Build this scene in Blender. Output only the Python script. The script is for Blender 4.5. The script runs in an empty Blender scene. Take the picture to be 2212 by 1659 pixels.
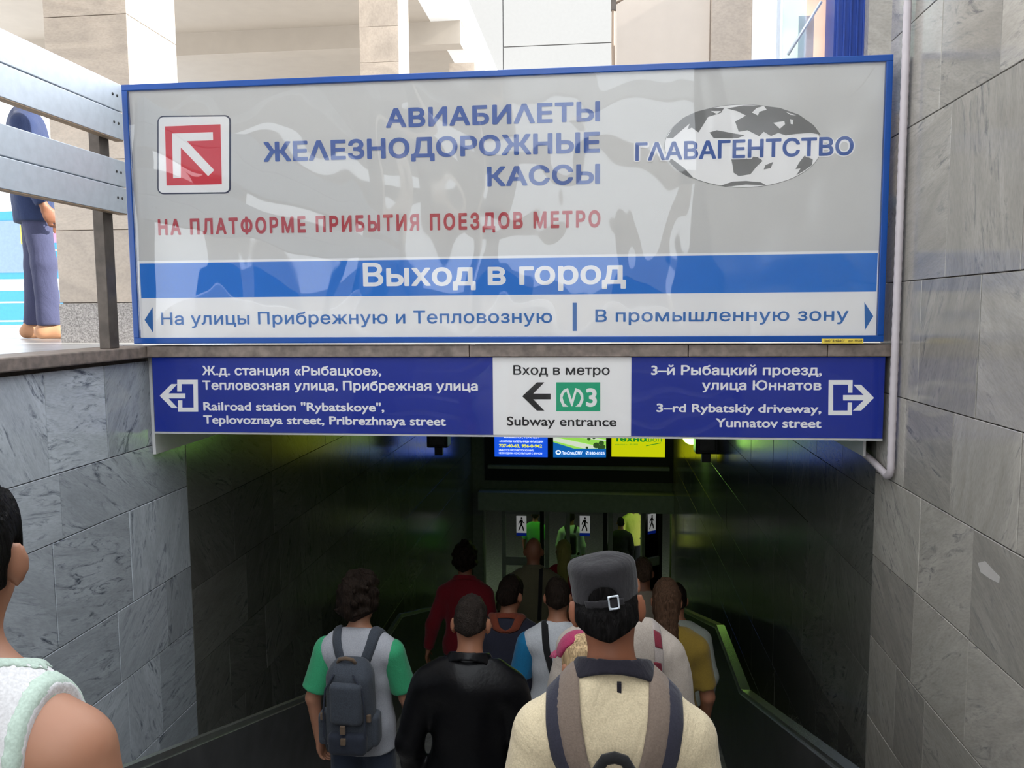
import bpy, bmesh, math, random
import numpy as np
from mathutils import Vector, Matrix
random.seed(7); np.random.seed(7)
SC = bpy.context.scene
COL = SC.collection
# ---------------------------------------------------------------- camera, light, exposure
F, CX, CY = 1720.0, 1106.0, 829.5          # focal length and centre of the 2212x1659 frame
ROT = np.array([[0.99422062, 0.10713076, -0.00695427],      # camera right
                [0.00286009, -0.09118613, -0.99582976],     # camera down
                [-0.10731813, 0.99005459, -0.09096553]])    # camera forward
cam = bpy.data.cameras.new('camera'); cam.sensor_width = 36.0; cam.lens = 36.0 * F / 2212.0
cam.clip_start = 0.05; cam.clip_end = 300
camo = bpy.data.objects.new('camera', cam); COL.objects.link(camo)
camo.matrix_world = Matrix(((ROT[0][0], -ROT[1][0], -ROT[2][0], 0), (ROT[0][1], -ROT[1][1], -ROT[2][1], 0),
                            (ROT[0][2], -ROT[1][2], -ROT[2][2], 0), (0, 0, 0, 1)))
SC.camera = camo
SC.view_settings.view_transform = 'Standard'; SC.view_settings.look = 'None'
SC.view_settings.exposure = 0.17; SC.view_settings.gamma = 1.0; SC.view_settings.use_curve_mapping = False

W = bpy.data.worlds.new('sky'); SC.world = W; W.use_nodes = True
nt = W.node_tree; bg = nt.nodes['Background']
bg.inputs[0].default_value = (0.90, 0.95, 1.0, 1); bg.inputs[1].default_value = 3.7
sun = bpy.data.lights.new('sun', 'SUN'); sun.energy = 9.0; sun.angle = 0.009; sun.color = (1.0, 0.96, 0.88)
suno = bpy.data.objects.new('sun', sun); COL.objects.link(suno)
SUN_DIR = Vector((0.88, -0.04, 0.47))       # towards the sun
suno.rotation_euler = SUN_DIR.to_track_quat('Z', 'Y').to_euler()

def at(u, v, X=None, Y=None, Z=None):
    d = ROT.T @ np.array([(u - CX) / F, (v - CY) / F, 1.0])
    t = X / d[0] if X is not None else (Y / d[1] if Y is not None else Z / d[2])
    return Vector(d * t)

# ---------------------------------------------------------------- materials
def lin(r, g, b):
    return tuple(((c / 255.0) / 12.92 if c <= 10 else (((c / 255.0) + 0.055) / 1.055) ** 2.4) for c in (r, g, b)) + (1,)

class NM:
    def __init__(s, name):
        s.m = bpy.data.materials.new(name); s.m.use_nodes = True; s.t = s.m.node_tree
        s.b = s.t.nodes['Principled BSDF']; s.out = s.t.nodes['Material Output']
    def n(s, typ, **kw):
        nd = s.t.nodes.new(typ)
        for k, v in kw.items():
            if k in nd.inputs.keys(): nd.inputs[k].default_value = v
            else: setattr(nd, k, v)
        return nd
    def l(s, a, b): s.t.links.new(a, b)
    def ramp(s, fac, stops):
        r = s.n('ShaderNodeValToRGB'); e = r.color_ramp.elements
        e[0].position, e[0].color = stops[0]; e[1].position, e[1].color = stops[-1]
        for p, c in stops[1:-1]:
            x = e.new(p); x.color = c
        s.l(fac, r.inputs[0]); return r.outputs[0]
    def bump(s, fac, strength, dist=0.01):
        b = s.n('ShaderNodeBump'); b.inputs['Strength'].default_value = strength; b.inputs['Distance'].default_value = dist
        s.l(fac, b.inputs['Height']); s.l(b.outputs[0], s.b.inputs['Normal']); return b

def plain(name, col, rough=0.5, metal=0.0, spec=0.5, var=0.06, scale=14.0, bump=0.0, coat=0.0):
    k = NM(name)
    co = k.n('ShaderNodeTexCoord'); nz = k.n('ShaderNodeTexNoise', Scale=scale, Detail=4.0)
    k.l(co.outputs['Object'], nz.inputs['Vector'])
    c = col
    lo = tuple(max(0, x * (1 - var)) for x in c[:3]) + (1,); hi = tuple(min(1, x * (1 + var)) for x in c[:3]) + (1,)
    k.l(k.ramp(nz.outputs[0], [(0.3, lo), (0.7, hi)]), k.b.inputs['Base Color'])
    k.b.inputs['Roughness'].default_value = rough; k.b.inputs['Metallic'].default_value = metal
    k.b.inputs['Specular IOR Level'].default_value = spec; k.b.inputs['Coat Weight'].default_value = coat
    if bump: k.bump(nz.outputs[0], bump)
    return k.m

def cloth(name, col, var=0.10, weave=260.0, rough=0.9, folds=0.35):
    k = NM(name); co = k.n('ShaderNodeTexCoord')
    n1 = k.n('ShaderNodeTexNoise', Scale=5.0, Detail=5.0, Distortion=0.6); n2 = k.n('ShaderNodeTexNoise', Scale=weave, Detail=1.0)
    mp = k.n('ShaderNodeMapping'); mp.inputs['Scale'].default_value = (1.6, 1.6, 0.8)
    k.l(co.outputs['Object'], mp.inputs[0]); k.l(mp.outputs[0], n1.inputs['Vector']); k.l(co.outputs['Object'], n2.inputs['Vector'])
    lo = tuple(x * (1 - var) for x in col[:3]) + (1,); hi = tuple(min(1, x * (1 + var)) for x in col[:3]) + (1,)
    k.l(k.ramp(n2.outputs[0], [(0.3, lo), (0.7, hi)]), k.b.inputs['Base Color'])
    ad = k.n('ShaderNodeMath', operation='MULTIPLY_ADD'); ad.inputs[1].default_value = 0.03; k.l(n2.outputs[0], ad.inputs[0]); k.l(n1.outputs[0], ad.inputs[2])
    k.bump(ad.outputs[0], folds, 0.05)
    k.b.inputs['Roughness'].default_value = rough; k.b.inputs['Specular IOR Level'].default_value = 0.2
    k.b.inputs['Sheen Weight'].default_value = 0.1
    return k.m

def marble(name, base, dark, rough=0.14, vein_amt=1.0, tint=0.22, scale=1.0):
    k = NM(name)
    oi = k.n('ShaderNodeObjectInfo'); co = k.n('ShaderNodeTexCoord')
    off = k.n('ShaderNodeVectorMath', operation='MULTIPLY_ADD')
    cx = k.n('ShaderNodeCombineXYZ')
    for i, f in enumerate((37.0, 91.0, 53.0)):
        m = k.n('ShaderNodeMath', operation='MULTIPLY'); m.inputs[1].default_value = f
        k.l(oi.outputs['Random'], m.inputs[0]); k.l(m.outputs[0], cx.inputs[i])
    rt = k.n('ShaderNodeVectorRotate'); rt.rotation_type = 'X_AXIS'
    an = k.n('ShaderNodeMath', operation='MULTIPLY'); an.inputs[1].default_value = 9.0
    k.l(oi.outputs['Random'], an.inputs[0]); k.l(an.outputs[0], rt.inputs['Angle']); k.l(co.outputs['Object'], rt.inputs['Vector'])
    mp = k.n('ShaderNodeMapping'); mp.inputs['Scale'].default_value = (1.0 * scale, 2.6 * scale, 0.7 * scale)
    k.l(rt.outputs[0], mp.inputs[0])
    k.l(mp.outputs[0], off.inputs[0]); off.inputs[1].default_value = (1, 1, 1); k.l(cx.outputs[0], off.inputs[2])
    n1 = k.n('ShaderNodeTexNoise', Scale=2.2, Detail=9.0, Roughness=0.62, Distortion=1.3); k.l(off.outputs[0], n1.inputs['Vector'])
    n2 = k.n('ShaderNodeTexNoise', Scale=6.0, Detail=12.0, Roughness=0.7, Distortion=2.2); k.l(off.outputs[0], n2.inputs['Vector'])
    n3 = k.n('ShaderNodeTexNoise', Scale=55.0, Detail=3.0); k.l(off.outputs[0], n3.inputs['Vector'])
    v = k.ramp(n2.outputs[0], [(0.36, (1, 1, 1, 1)), (0.44, (0.35, 0.35, 0.35, 1)), (0.50, (0, 0, 0, 1))])
    gate = k.ramp(n1.outputs[0], [(0.42, (0, 0, 0, 1)), (0.62, (1, 1, 1, 1))])
    mu = k.n('ShaderNodeMath', operation='MULTIPLY'); k.l(v, mu.inputs[0]); k.l(gate, mu.inputs[1])
    m2 = k.n('ShaderNodeMath', operation='MULTIPLY'); m2.inputs[1].default_value = 1.15 * vein_amt; m2.use_clamp = True; k.l(mu.outputs[0], m2.inputs[0])
    lo = tuple(c * 0.80 for c in base[:3]) + (1,); hi = tuple(min(1, c * 1.18) for c in base[:3]) + (1,)
    body = k.ramp(n1.outputs[0], [(0.30, lo), (0.70, hi)])
    mx = k.n('ShaderNodeMix', data_type='RGBA'); k.l(m2.outputs[0], mx.inputs[0]); k.l(body, mx.inputs[6]); mx.inputs[7].default_value = dark
    sp = k.n('ShaderNodeMix', data_type='RGBA', blend_type='MULTIPLY'); sp.inputs[0].default_value = 0.35
    k.l(mx.outputs[2], sp.inputs[6]); k.l(k.ramp(n3.outputs[0], [(0.30, (0.65, 0.65, 0.65, 1)), (0.6, (1, 1, 1, 1))]), sp.inputs[7])
    rv = k.n('ShaderNodeMapRange'); rv.inputs[3].default_value = 1 - tint; rv.inputs[4].default_value = 1 + tint; k.l(oi.outputs['Random'], rv.inputs[0])
    hs = k.n('ShaderNodeHueSaturation'); k.l(rv.outputs[0], hs.inputs['Value']); k.l(sp.outputs[2], hs.inputs['Color'])
    k.l(hs.outputs[0], k.b.inputs['Base Color'])
    k.b.inputs['Roughness'].default_value = rough
    k.bump(n3.outputs[0], 0.04)
    return k.m

def emit(name, col, strength, base=None):
    k = NM(name); k.b.inputs['Base Color'].default_value = base or col
    k.b.inputs['Emission Color'].default_value = col; k.b.inputs['Emission Strength'].default_value = strength
    k.b.inputs['Roughness'].default_value = 0.3
    return k.m

def sheet(name, wav=0.35, scale=1.6, ior=1.45, rough=0.02):
    """clear acrylic sheet: see-through with a wavy mirror sheen"""
    k = NM(name); k.t.nodes.remove(k.b)
    co = k.n('ShaderNodeTexCoord'); mp = k.n('ShaderNodeMapping'); mp.inputs['Scale'].default_value = (1.0, 1.0, 0.62)
    k.l(co.outputs['Object'], mp.inputs[0])
    nz = k.n('ShaderNodeTexNoise', Scale=scale, Detail=1.5, Roughness=0.4, Distortion=0.5); k.l(mp.outputs[0], nz.inputs['Vector'])
    bp = k.n('ShaderNodeBump'); bp.inputs['Strength'].default_value = wav; bp.inputs['Distance'].default_value = 0.25
    k.l(nz.outputs[0], bp.inputs['Height'])
    fr = k.n('ShaderNodeFresnel'); fr.inputs[0].default_value = ior
    tr = k.n('ShaderNodeBsdfTransparent'); gl = k.n('ShaderNodeBsdfGlossy', Roughness=rough)
    k.l(bp.outputs[0], gl.inputs['Normal'])
    mx = k.n('ShaderNodeMixShader'); k.l(fr.outputs[0], mx.inputs[0]); k.l(tr.outputs[0], mx.inputs[1]); k.l(gl.outputs[0], mx.inputs[2])
    k.l(mx.outputs[0], k.out.inputs[0])
    return k.m

M = {}
M['marble_l'] = marble('grey_blue_marble', (0.44, 0.475, 0.51, 1), (0.085, 0.10, 0.13, 1))
M['marble_r'] = marble('warm_grey_marble', (0.345, 0.325, 0.293, 1), (0.13, 0.13, 0.14, 1), vein_amt=0.75, rough=0.12)
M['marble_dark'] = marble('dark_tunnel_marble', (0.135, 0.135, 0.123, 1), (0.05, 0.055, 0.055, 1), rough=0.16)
M['marble_cream'] = marble('cream_marble', (0.43, 0.36, 0.295, 1), (0.37, 0.28, 0.21, 1), vein_amt=0.22, tint=0.03, rough=0.3)
M['mortar'] = plain('dirty_mortar', (0.085, 0.07, 0.06, 1), 0.95, var=0.3, scale=30)
M['granite'] = plain('speckled_granite', lin(150, 145, 142), 0.4, var=0.55, scale=120)
M['concrete'] = plain('platform_concrete', (0.42, 0.41, 0.40, 1), 0.28, var=0.15, scale=6, bump=0.05)
M['step'] = plain('worn_granite_steps', (0.24, 0.23, 0.22, 1), 0.55, var=0.3, scale=20, bump=0.1)
M['ledge'] = plain('stained_grey_granite', lin(122, 110, 102), 0.55, var=0.35, scale=22, bump=0.15)
M['plaster'] = plain('cream_plaster', lin(160, 150, 138), 0.85, var=0.03, scale=4)
M['plaster_white'] = plain('white_plaster', (0.74, 0.73, 0.71, 1), 0.8, var=0.02, scale=4)
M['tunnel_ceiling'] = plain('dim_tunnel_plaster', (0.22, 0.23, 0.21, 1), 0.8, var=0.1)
M['alu'] = plain('brushed_aluminium', (0.56, 0.61, 0.67, 1), 0.5, metal=0.55, var=0.05, scale=30)
M['alu_dark'] = plain('rail_underside', lin(150, 128, 104), 0.6, metal=0.2)
M['post'] = plain('weathered_steel_post', lin(88, 80, 74), 0.5, metal=0.4, var=0.25, scale=18)
M['black'] = plain('black_plastic', (0.012, 0.012, 0.013, 1), 0.4)
M['hole'] = plain('dark_rivet', (0.03, 0.03, 0.03, 1), 0.6)
M['blue_frame'] = plain('blue_painted_frame', lin(4, 70, 150), 0.3, var=0.04)
M['sign_grey'] = plain('sign_light_grey_film', lin(206, 206, 204), 0.5, var=0.01)
M['sign_white'] = plain('sign_white_film', lin(232, 232, 232), 0.5, var=0.01)
M['sign_cyan'] = plain('sign_sky_blue_film', lin(24, 116, 208), 0.5, var=0.01)
M['sign_navy'] = plain('sign_navy_film', lin(4, 38, 142), 0.5, var=0.015)
M['txt_blue'] = plain('lettering_blue', lin(66, 104, 182), 0.5, var=0.01)
M['txt_cyan'] = plain('lettering_sky_blue', lin(52, 124, 204), 0.5, var=0.01)
M['txt_red'] = plain('lettering_red', lin(198, 66, 78), 0.5, var=0.01)
M['red'] = plain('pictogram_red', lin(214, 62, 76), 0.5, var=0.01)
M['txt_black'] = plain('lettering_black', (0.012, 0.012, 0.014, 1), 0.5, var=0.0)
M['line_green'] = plain('line_green', lin(20, 166, 122), 0.5, var=0.01)
M['land'] = plain('globe_land_grey', lin(132, 132, 132), 0.5, var=0.02)
M['navy_line'] = plain('pictogram_outline', lin(60, 66, 90), 0.5, var=0.01)
M['sticker'] = plain('yellow_sticker', lin(232, 206, 78), 0.6, var=0.02)
M['acrylic'] = sheet('wavy_clear_acrylic', 0.16, 1.7, 1.42)
M['acrylic_low'] = sheet('clear_acrylic', 0.10, 1.4, 1.36)
M['glass'] = sheet('window_glass', 0.0, 1.0, 1.45)
M['box_white'] = plain('white_sheet_metal', lin(205, 205, 205), 0.4, var=0.04)
M['pipe'] = plain('grey_corrugated_conduit', lin(188, 180, 184), 0.5, var=0.05)
M['steel'] = plain('stainless_rail', (0.55, 0.56, 0.55, 1), 0.22, metal=0.9, var=0.1, scale=40)
M['dado'] = plain('dark_polished_panel', (0.06, 0.06, 0.062, 1), 0.3, var=0.3, scale=9)
M['blue_paint'] = plain('royal_blue_paint', lin(22, 58, 140), 0.4, var=0.08, scale=30)
M['header'] = plain('green_grey_header', (0.36, 0.39, 0.37, 1), 0.6, var=0.1)
M['frame_metal'] = plain('aluminium_door_frame', (0.45, 0.46, 0.45, 1), 0.35, metal=0.3)
M['train_blue'] = plain('train_blue_paint', lin(36, 130, 200), 0.25, var=0.05)
M['train_white'] = plain('train_white_paint', lin(236, 240, 244), 0.3, var=0.02)
M['train_glass'] = plain('train_grey_glass', lin(110, 130, 150), 0.1)
M['pink'] = plain('train_pink_strip', lin(220, 120, 150), 0.4)
M['yellow'] = plain('train_yellow_strip', lin(226, 220, 60), 0.4)

for nm, e in (('sign_grey', 0.13), ('sign_white', 0.20), ('sign_cyan', 0.16), ('sign_navy', 0.22), ('line_green', 0.15), ('red', 0.12)):   # faint glow added to brighten the sign films, too dark by daylight alone
    b_ = M[nm].node_tree.nodes['Principled BSDF']; l_ = b_.inputs['Base Color'].links[0].from_socket
    M[nm].node_tree.links.new(l_, b_.inputs['Emission Color']); b_.inputs['Emission Strength'].default_value = e
# ---------------------------------------------------------------- object helpers
def tag(o, label=None, cat=None, group=None, kind=None):
    if label: o['label'] = label
    if cat: o['category'] = cat
    if group: o['group'] = group
    if kind: o['kind'] = kind
    return o
def empty(name, loc=(0, 0, 0), rz=0.0):
    o = bpy.data.objects.new(name, None); COL.objects.link(o); o.location = loc; o.rotation_euler = (0, 0, rz); o.empty_display_size = 0.1
    return o
def link(name, me, mat, parent=None, loc=None):
    o = bpy.data.objects.new(name, me); COL.objects.link(o)
    if mat is not None and not me.materials: me.materials.append(mat)
    if parent is not None: o.parent = parent
    if loc is not None: o.location = loc
    return o
def from_arrays(name, V, Q, mat, parent=None, smooth=True, loc=None):
    me = bpy.data.meshes.new(name)
    V = np.asarray(V, np.float32); Q = np.asarray(Q, np.int32)
    me.vertices.add(len(V)); me.vertices.foreach_set('co', V.ravel())
    k = Q.shape[1]
    me.loops.add(Q.size); me.loops.foreach_set('vertex_index', Q.ravel())
    me.polygons.add(len(Q)); me.polygons.foreach_set('loop_start', np.arange(0, Q.size, k, dtype=np.int32))
    if smooth: me.polygons.foreach_set('use_smooth', np.ones(len(Q), bool))
    me.update(calc_edges=True); me.validate()
    return link(name, me, mat, parent, loc)
def bmobj(name, bm, mat, parent=None, smooth=False, loc=None):
    me = bpy.data.meshes.new(name)
    bmesh.ops.recalc_face_normals(bm, faces=bm.faces)
    bm.to_mesh(me); bm.free()
    if smooth:
        for p in me.polygons: p.use_smooth = True
    return link(name, me, mat, parent, loc)
def addbox(bm, lo, hi, bev=0.0):
    r = bmesh.ops.create_cube(bm, size=1.0)
    for v in r['verts']:
        v.co = Vector([(lo[i] + hi[i]) / 2 + v.co[i] * (hi[i] - lo[i]) for i in range(3)])
    if bev > 0:
        es = list({e for v in r['verts'] for e in v.link_edges})
        bmesh.ops.bevel(bm, geom=es, offset=bev, segments=2, affect='EDGES', profile=0.5)
def box(name, lo, hi, mat, parent=None, bev=0.0):
    lo, hi = [min(a, b) for a, b in zip(lo, hi)], [max(a, b) for a, b in zip(lo, hi)]
    c = [(a + b) / 2 for a, b in zip(lo, hi)]
    bm = bmesh.new(); addbox(bm, [a - k for a, k in zip(lo, c)], [b - k for b, k in zip(hi, c)], bev)
    return bmobj(name, bm, mat, parent, False, c)
def tube(name, pts, r, mat, parent=None, n=10, ridges=0):
    P = [Vector(p) for p in pts]; V = []; Q = []
    prev = None
    for i, p in enumerate(P):
        t = (P[min(i + 1, len(P) - 1)] - P[max(i - 1, 0)]).normalized()
        if prev is None: prev = t.orthogonal().normalized()
        a = (prev - t * prev.dot(t)).normalized(); prev = a; b = t.cross(a)
        rr = r * (1 + (0.12 if ridges and i % 2 else 0))
        for k in range(n):
            an = 2 * math.pi * k / n; V.append(p + (a * math.cos(an) + b * math.sin(an)) * rr)
    for i in range(len(P) - 1):
        for k in range(n):
            Q.append((i * n + k, i * n + (k + 1) % n, (i + 1) * n + (k + 1) % n, (i + 1) * n + k))
    bm = bmesh.new(); vs = [bm.verts.new(v) for v in V]
    for q in Q: bm.faces.new([vs[i] for i in q])
    bm.faces.new(vs[:n][::-1]); bm.faces.new(vs[-n:])
    return bmobj(name, bm, mat, parent, True)
def prism(name, pts, depth, mat, parent=None):
    """polygon of 3-D points (coplanar, facing -Y) given thickness towards +Y"""
    bm = bmesh.new()
    a = [bm.verts.new(Vector(p)) for p in pts]; b = [bm.verts.new(Vector(p) + Vector((0, depth, 0))) for p in pts]
    n = len(pts)
    f1 = bm.faces.new(a); f2 = bm.faces.new(b[::-1])
    for i in range(n): bm.faces.new((a[i], b[i], b[(i + 1) % n], a[(i + 1) % n]))
    bm.normal_update()
    bmesh.ops.triangulate(bm, faces=[f for f in bm.faces if len(f.verts) > 4])
    return bmobj(name, bm, mat, parent)
def pxpoly(name, px, Y, mat, parent=None, depth=0.0015, lift=0.0):
    pts = [at(u, v, Y=Y) for u, v in px]
    for p in pts: p.y -= lift
    return prism(name, pts, depth, mat, parent)
def rect_px(u0, v0, u1, v1): return [(u0, v0), (u1, v0), (u1, v1), (u0, v1)]

def contours(n, ev, raw):
    lab = np.arange(n)
    while True:
        old = lab.copy(); np.minimum.at(lab, ev[:, 0], lab[ev[:, 1]]); np.minimum.at(lab, ev[:, 1], lab[ev[:, 0]]); lab = lab[lab]
        if (old == lab).all(): break
    return [raw[lab == k] for k in np.unique(lab) if (lab == k).sum() > 2]
def glyph_faces(L, bold, g):
    """faces of one glyph: non-zero winding of its contours, grown by bold, meshed on a fine grid"""
    A = np.concatenate(L); B = np.concatenate([np.roll(P, -1, 0) for P in L])
    lo = A.min(0) - bold - 2 * g; n = np.ceil((A.max(0) + bold + 2 * g - lo) / g).astype(int) + 1
    X = (lo[0] + g * np.arange(n[0]))[:, None, None]; Y = (lo[1] + g * np.arange(n[1]))[None, :, None]
    ax, ay, bx_, by_ = A[:, 0], A[:, 1], B[:, 0], B[:, 1]; dx, dy = bx_ - ax, by_ - ay; LL = dx * dx + dy * dy + 1e-15
    t = np.clip(((X - ax) * dx + (Y - ay) * dy) / LL, 0, 1)
    D = np.sqrt(((X - ax - t * dx) ** 2 + (Y - ay - t * dy) ** 2).min(-1))
    side = dx * (Y - ay) - (X - ax) * dy
    w = ((ay <= Y) & (by_ > Y) & (side > 0)).sum(-1) - ((ay > Y) & (by_ <= Y) & (side < 0)).sum(-1)
    D = np.where(w != 0, -D, D) - bold
    V = []; Q = []; ids = {}
    def pt(i, j):
        k = (i, j)
        if k not in ids: ids[k] = len(V); V.append((lo[0] + g * i, lo[1] + g * j))
        return ids[k]
    def ed(i, j, i2, j2):
        k = (i, j, i2, j2) if (i, j) < (i2, j2) else (i2, j2, i, j)
        if k not in ids:
            p, q = D[k[0], k[1]], D[k[2], k[3]]; u = p / (p - q); ids[k] = len(V); V.append((lo[0] + g * (k[0] + u * (k[2] - k[0])), lo[1] + g * (k[1] + u * (k[3] - k[1]))))
        return ids[k]
    ins = D < 0; c = ins[:-1, :-1] * 1 + ins[1:, :-1] + ins[1:, 1:] + ins[:-1, 1:]
    full = c == 4
    for j in range(full.shape[1]):                       # inner cells, one long face per run
        row = full[:, j]; i = 0
        while i < len(row):
            if row[i]:
                e = i
                while e < len(row) and row[e]: e += 1
                Q.append((pt(i, j), pt(e, j), pt(e, j + 1), pt(i, j + 1))); i = e
            else: i += 1
    for i, j in np.argwhere((c > 0) & (c < 4)):
        C = [(i, j), (i + 1, j), (i + 1, j + 1), (i, j + 1)]; P = []
        for k in range(4):
            a, b = C[k], C[(k + 1) % 4]
            if ins[a]: P.append(pt(*a))
            if ins[a] != ins[b]: P.append(ed(a[0], a[1], b[0], b[1]))
        if len(P) >= 3: Q.append(tuple(P))
    return V, Q
def glyph_clusters(loops):
    cl = []
    for P in sorted(loops, key=lambda P: P[:, 0].min()):
        a, b = P[:, 0].min(), P[:, 0].max()
        if cl and a < cl[-1][1]: cl[-1][1] = max(cl[-1][1], b); cl[-1][2].append(P)
        else: cl.append([a, b, [P]])
    return cl
def text(name, s, p0, p1, cap, Y, mat, parent, bold=0.02, lift=0.003, space=1.0, split=False):
    """one line of lettering from pixel p0 to p1 (ends of its baseline), cap height in pixels, set on the plane Y"""
    cu = bpy.data.curves.new(name, 'FONT'); cu.body = s; cu.size = 1.0
    cu.space_character = space; cu.resolution_u = 5; cu.fill_mode = 'NONE'
    o = bpy.data.objects.new('tmp', cu); COL.objects.link(o)
    dg = bpy.context.evaluated_depsgraph_get(); dg.update()
    me = bpy.data.meshes.new_from_object(o.evaluated_get(dg)); bpy.data.objects.remove(o)
    n = len(me.vertices); raw = np.empty(n * 3, np.float32); me.vertices.foreach_get('co', raw); raw = raw.reshape(-1, 3)[:, :2].astype(float)
    ev = np.empty(len(me.edges) * 2, np.int32); me.edges.foreach_get('vertices', ev); ev = ev.reshape(-1, 2)
    bpy.data.meshes.remove(me)
    cl = glyph_clusters(contours(n, ev, raw))
    A = at(p0[0], p0[1], Y=Y); B = at(p1[0], p1[1], Y=Y)
    mid = ((p0[0] + p1[0]) / 2, (p0[1] + p1[1]) / 2)
    h = at(mid[0], mid[1] - cap, Y=Y).z - at(mid[0], mid[1], Y=Y).z
    x0, x1 = cl[0][0] - bold, max(q[1] for q in cl) + bold
    ch = (0.728 if any(ord(c) > 0x370 for c in s) else 0.69) + bold * 2
    g = 0.728 / max(14, min(44, cap * 1.1))
    at_ = Vector(((A.x + B.x) / 2, Y - lift, (A.z + B.z) / 2))
    chars = [c for c in s if c != ' ']; pieces = []; i = 0
    if split:
        for c in chars:
            take = 2 if c in 'Ыы' and len(cl) > len(chars) else 1
            pieces.append([glyph_faces(q[2], bold, g) for q in cl[i:i + take]]); i += take
    else: pieces = [[glyph_faces(q[2], bold, g) for q in cl]]
    res = []
    for pc in pieces:
        V = []; Q = []
        for v, q in pc:
            k = len(V); V += v; Q += [tuple(i_ + k for i_ in f) for f in q]
        if not V: continue
        co = np.array(V); out = np.zeros((len(V), 3))
        out[:, 0] = (B.x - A.x) * ((co[:, 0] - x0) / (x1 - x0) - 0.5); out[:, 2] = (co[:, 1] + bold) * (h / ch)
        m = out.mean(0) if split else np.zeros(3); nm = 'letter' if split else name
        me = bpy.data.meshes.new(nm); me.from_pydata([tuple(v) for v in out - m], [], Q); me.update()
        o = link(nm, me, mat, parent, at_ + Vector(m))
        if not split and len(s) > 1: o['kind'] = 'stuff'
        res.append(o)
    return res if split else res[0]
# tiles: a slab with a chamfered face, standing proud of its wall
def tile_mesh(sy, sz, th=0.02, ch=0.002):
    V = []; y, z = sy / 2, sz / 2
    for (a, b) in ((-y, -z), (y, -z), (y, z), (-y, z)): V.append((0, a, b))
    for (a, b) in ((-y, -z), (y, -z), (y, z), (-y, z)): V.append((th - ch, a, b))
    for (a, b) in ((-y + ch, -z + ch), (y - ch, -z + ch), (y - ch, z - ch), (-y + ch, z - ch)): V.append((th, a, b))
    Q = [(8, 9, 10, 11)]
    for i in range(4):
        j = (i + 1) % 4
        Q.append((i, j, j + 4, i + 4)); Q.append((i + 4, j + 4, j + 8, i + 8))
    return V, Q
TM = {}
def tile(parent, X, y0, y1, z0, z1, mat, sgn=1, gap=0.0035):
    ch = 0.0006 if mat.name.startswith('dark') else 0.002
    """tile on the plane x = X, facing +X (sgn 1) or -X (sgn -1)"""
    key = (round(y1 - y0, 3), round(z1 - z0, 3), mat.name)
    if key not in TM:
        V, Q = tile_mesh(y1 - y0 - gap, z1 - z0 - gap, 0.02, ch)
        me = bpy.data.meshes.new('tile'); me.from_pydata(V, [], Q); me.materials.append(mat); me.update(); TM[key] = me
    o = bpy.data.objects.new('tile', TM[key]); COL.objects.link(o); o.parent = parent
    o.location = (X + random.uniform(-0.0012, 0.0012), (y0 + y1) / 2, (z0 + z1) / 2)
    o.rotation_euler = (0, 0, 0 if sgn > 0 else math.pi)
    return o

# ---------------------------------------------------------------- the setting
YS = 3.80                                   # plane of the upper sign
XL = at(333, 900, Y=3.90).x                 # face of the left wall
XR = at(1938, 600, Y=3.78).x                # face of the right wall
ZP = -0.165                                 # platform level
Y1, Y2, ZL = 5.5, 6.66, -3.50               # landing half way down the stairs
YE = 14.35                                  # end wall with the doors
ZB = -5.60                                  # floor of the hall below
RISE = 0.15
def floor_z(y):
    if y < Y1: z = ZL + RISE * math.ceil((Y1 - y) / 0.435 - 1e-6)
    elif y <= Y2: z = ZL
    else: z = max(ZB, ZL - RISE * math.ceil((y - Y2) / 0.455 - 1e-6))
    return min(z, ZP)

st = empty('staircase', (0, 0, 0)); tag(st, kind='structure')
def step(y0, y1, z):
    box('step', (XL - 0.02, y0, z - 0.4), (XR + 0.02, y1 + 0.03, z), M['step'], st, 0.008)
y = Y1
while y > -5.0:
    z = floor_z(y - 0.2)
    if z >= ZP - 1e-6: break
    step(y - 0.435, y, z); y -= 0.435
y_top = y
step(Y1, Y2, ZL)
y = Y2
while floor_z(y + 0.2) > ZB + 1e-6:
    step(y, y + 0.455, floor_z(y + 0.2)); y += 0.455
tag(box('floor', (-6, y - 0.02, ZB - 0.3), (6, 26, ZB), M['step']), kind='structure')

# platform around the stairwell
pf = bmesh.new()
addbox(pf, (-9.6, -14, ZP - 0.3), (XL - 0.201, 30, ZP)); addbox(pf, (XL - 0.201, 3.98, ZP - 0.3), (XR + 0.2, 30, ZP))
addbox(pf, (XR + 0.2, -14, ZP - 0.3), (10, 30, ZP)); addbox(pf, (XL - 0.05, -14, ZP - 0.3), (XR + 0.2, y_top, ZP))
tag(bmobj('platform_floor', pf, M['concrete']), kind='structure')

# left wall: recessed backing, tiles one by one
JD = 4.20                                   # where the tunnel's own cladding begins
wl = box('wall_left', (XL - 0.25, -5.2, -6.0), (XL - 0.02, YE + 0.6, ZP - 0.06), M['mortar']); tag(wl, kind='structure')
WL = wl.location.copy()
class Off:
    """parents tiles to a wall slab whose origin is its centre"""
def wtile(wall, X, y0, y1, z0, z1, mat, sgn):
    o = tile(wall, X, y0, y1, z0, z1, mat, sgn); o.location = o.location - wall.location; return o
rows_l = [(-0.681, -0.240, [1.55, 2.45, 3.09, 3.50, 3.905]),
          (-0.970, -0.681, [1.45, 2.30, 3.15, JD]),
          (-1.433, -0.970, [1.60, 2.42, 3.08, 3.635, JD]),
          (-1.790, -1.433, [1.75, 2.65, 3.50, 3.93, JD]),
          (-2.23, -1.790, [1.5, 2.2, 3.0, 3.55, 3.84, JD]),
          (-2.64, -2.23, [1.6, 2.5, 3.3, 3.8, JD]), (-3.05, -2.64, [2.0, 2.8, 3.5, JD])]
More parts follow.
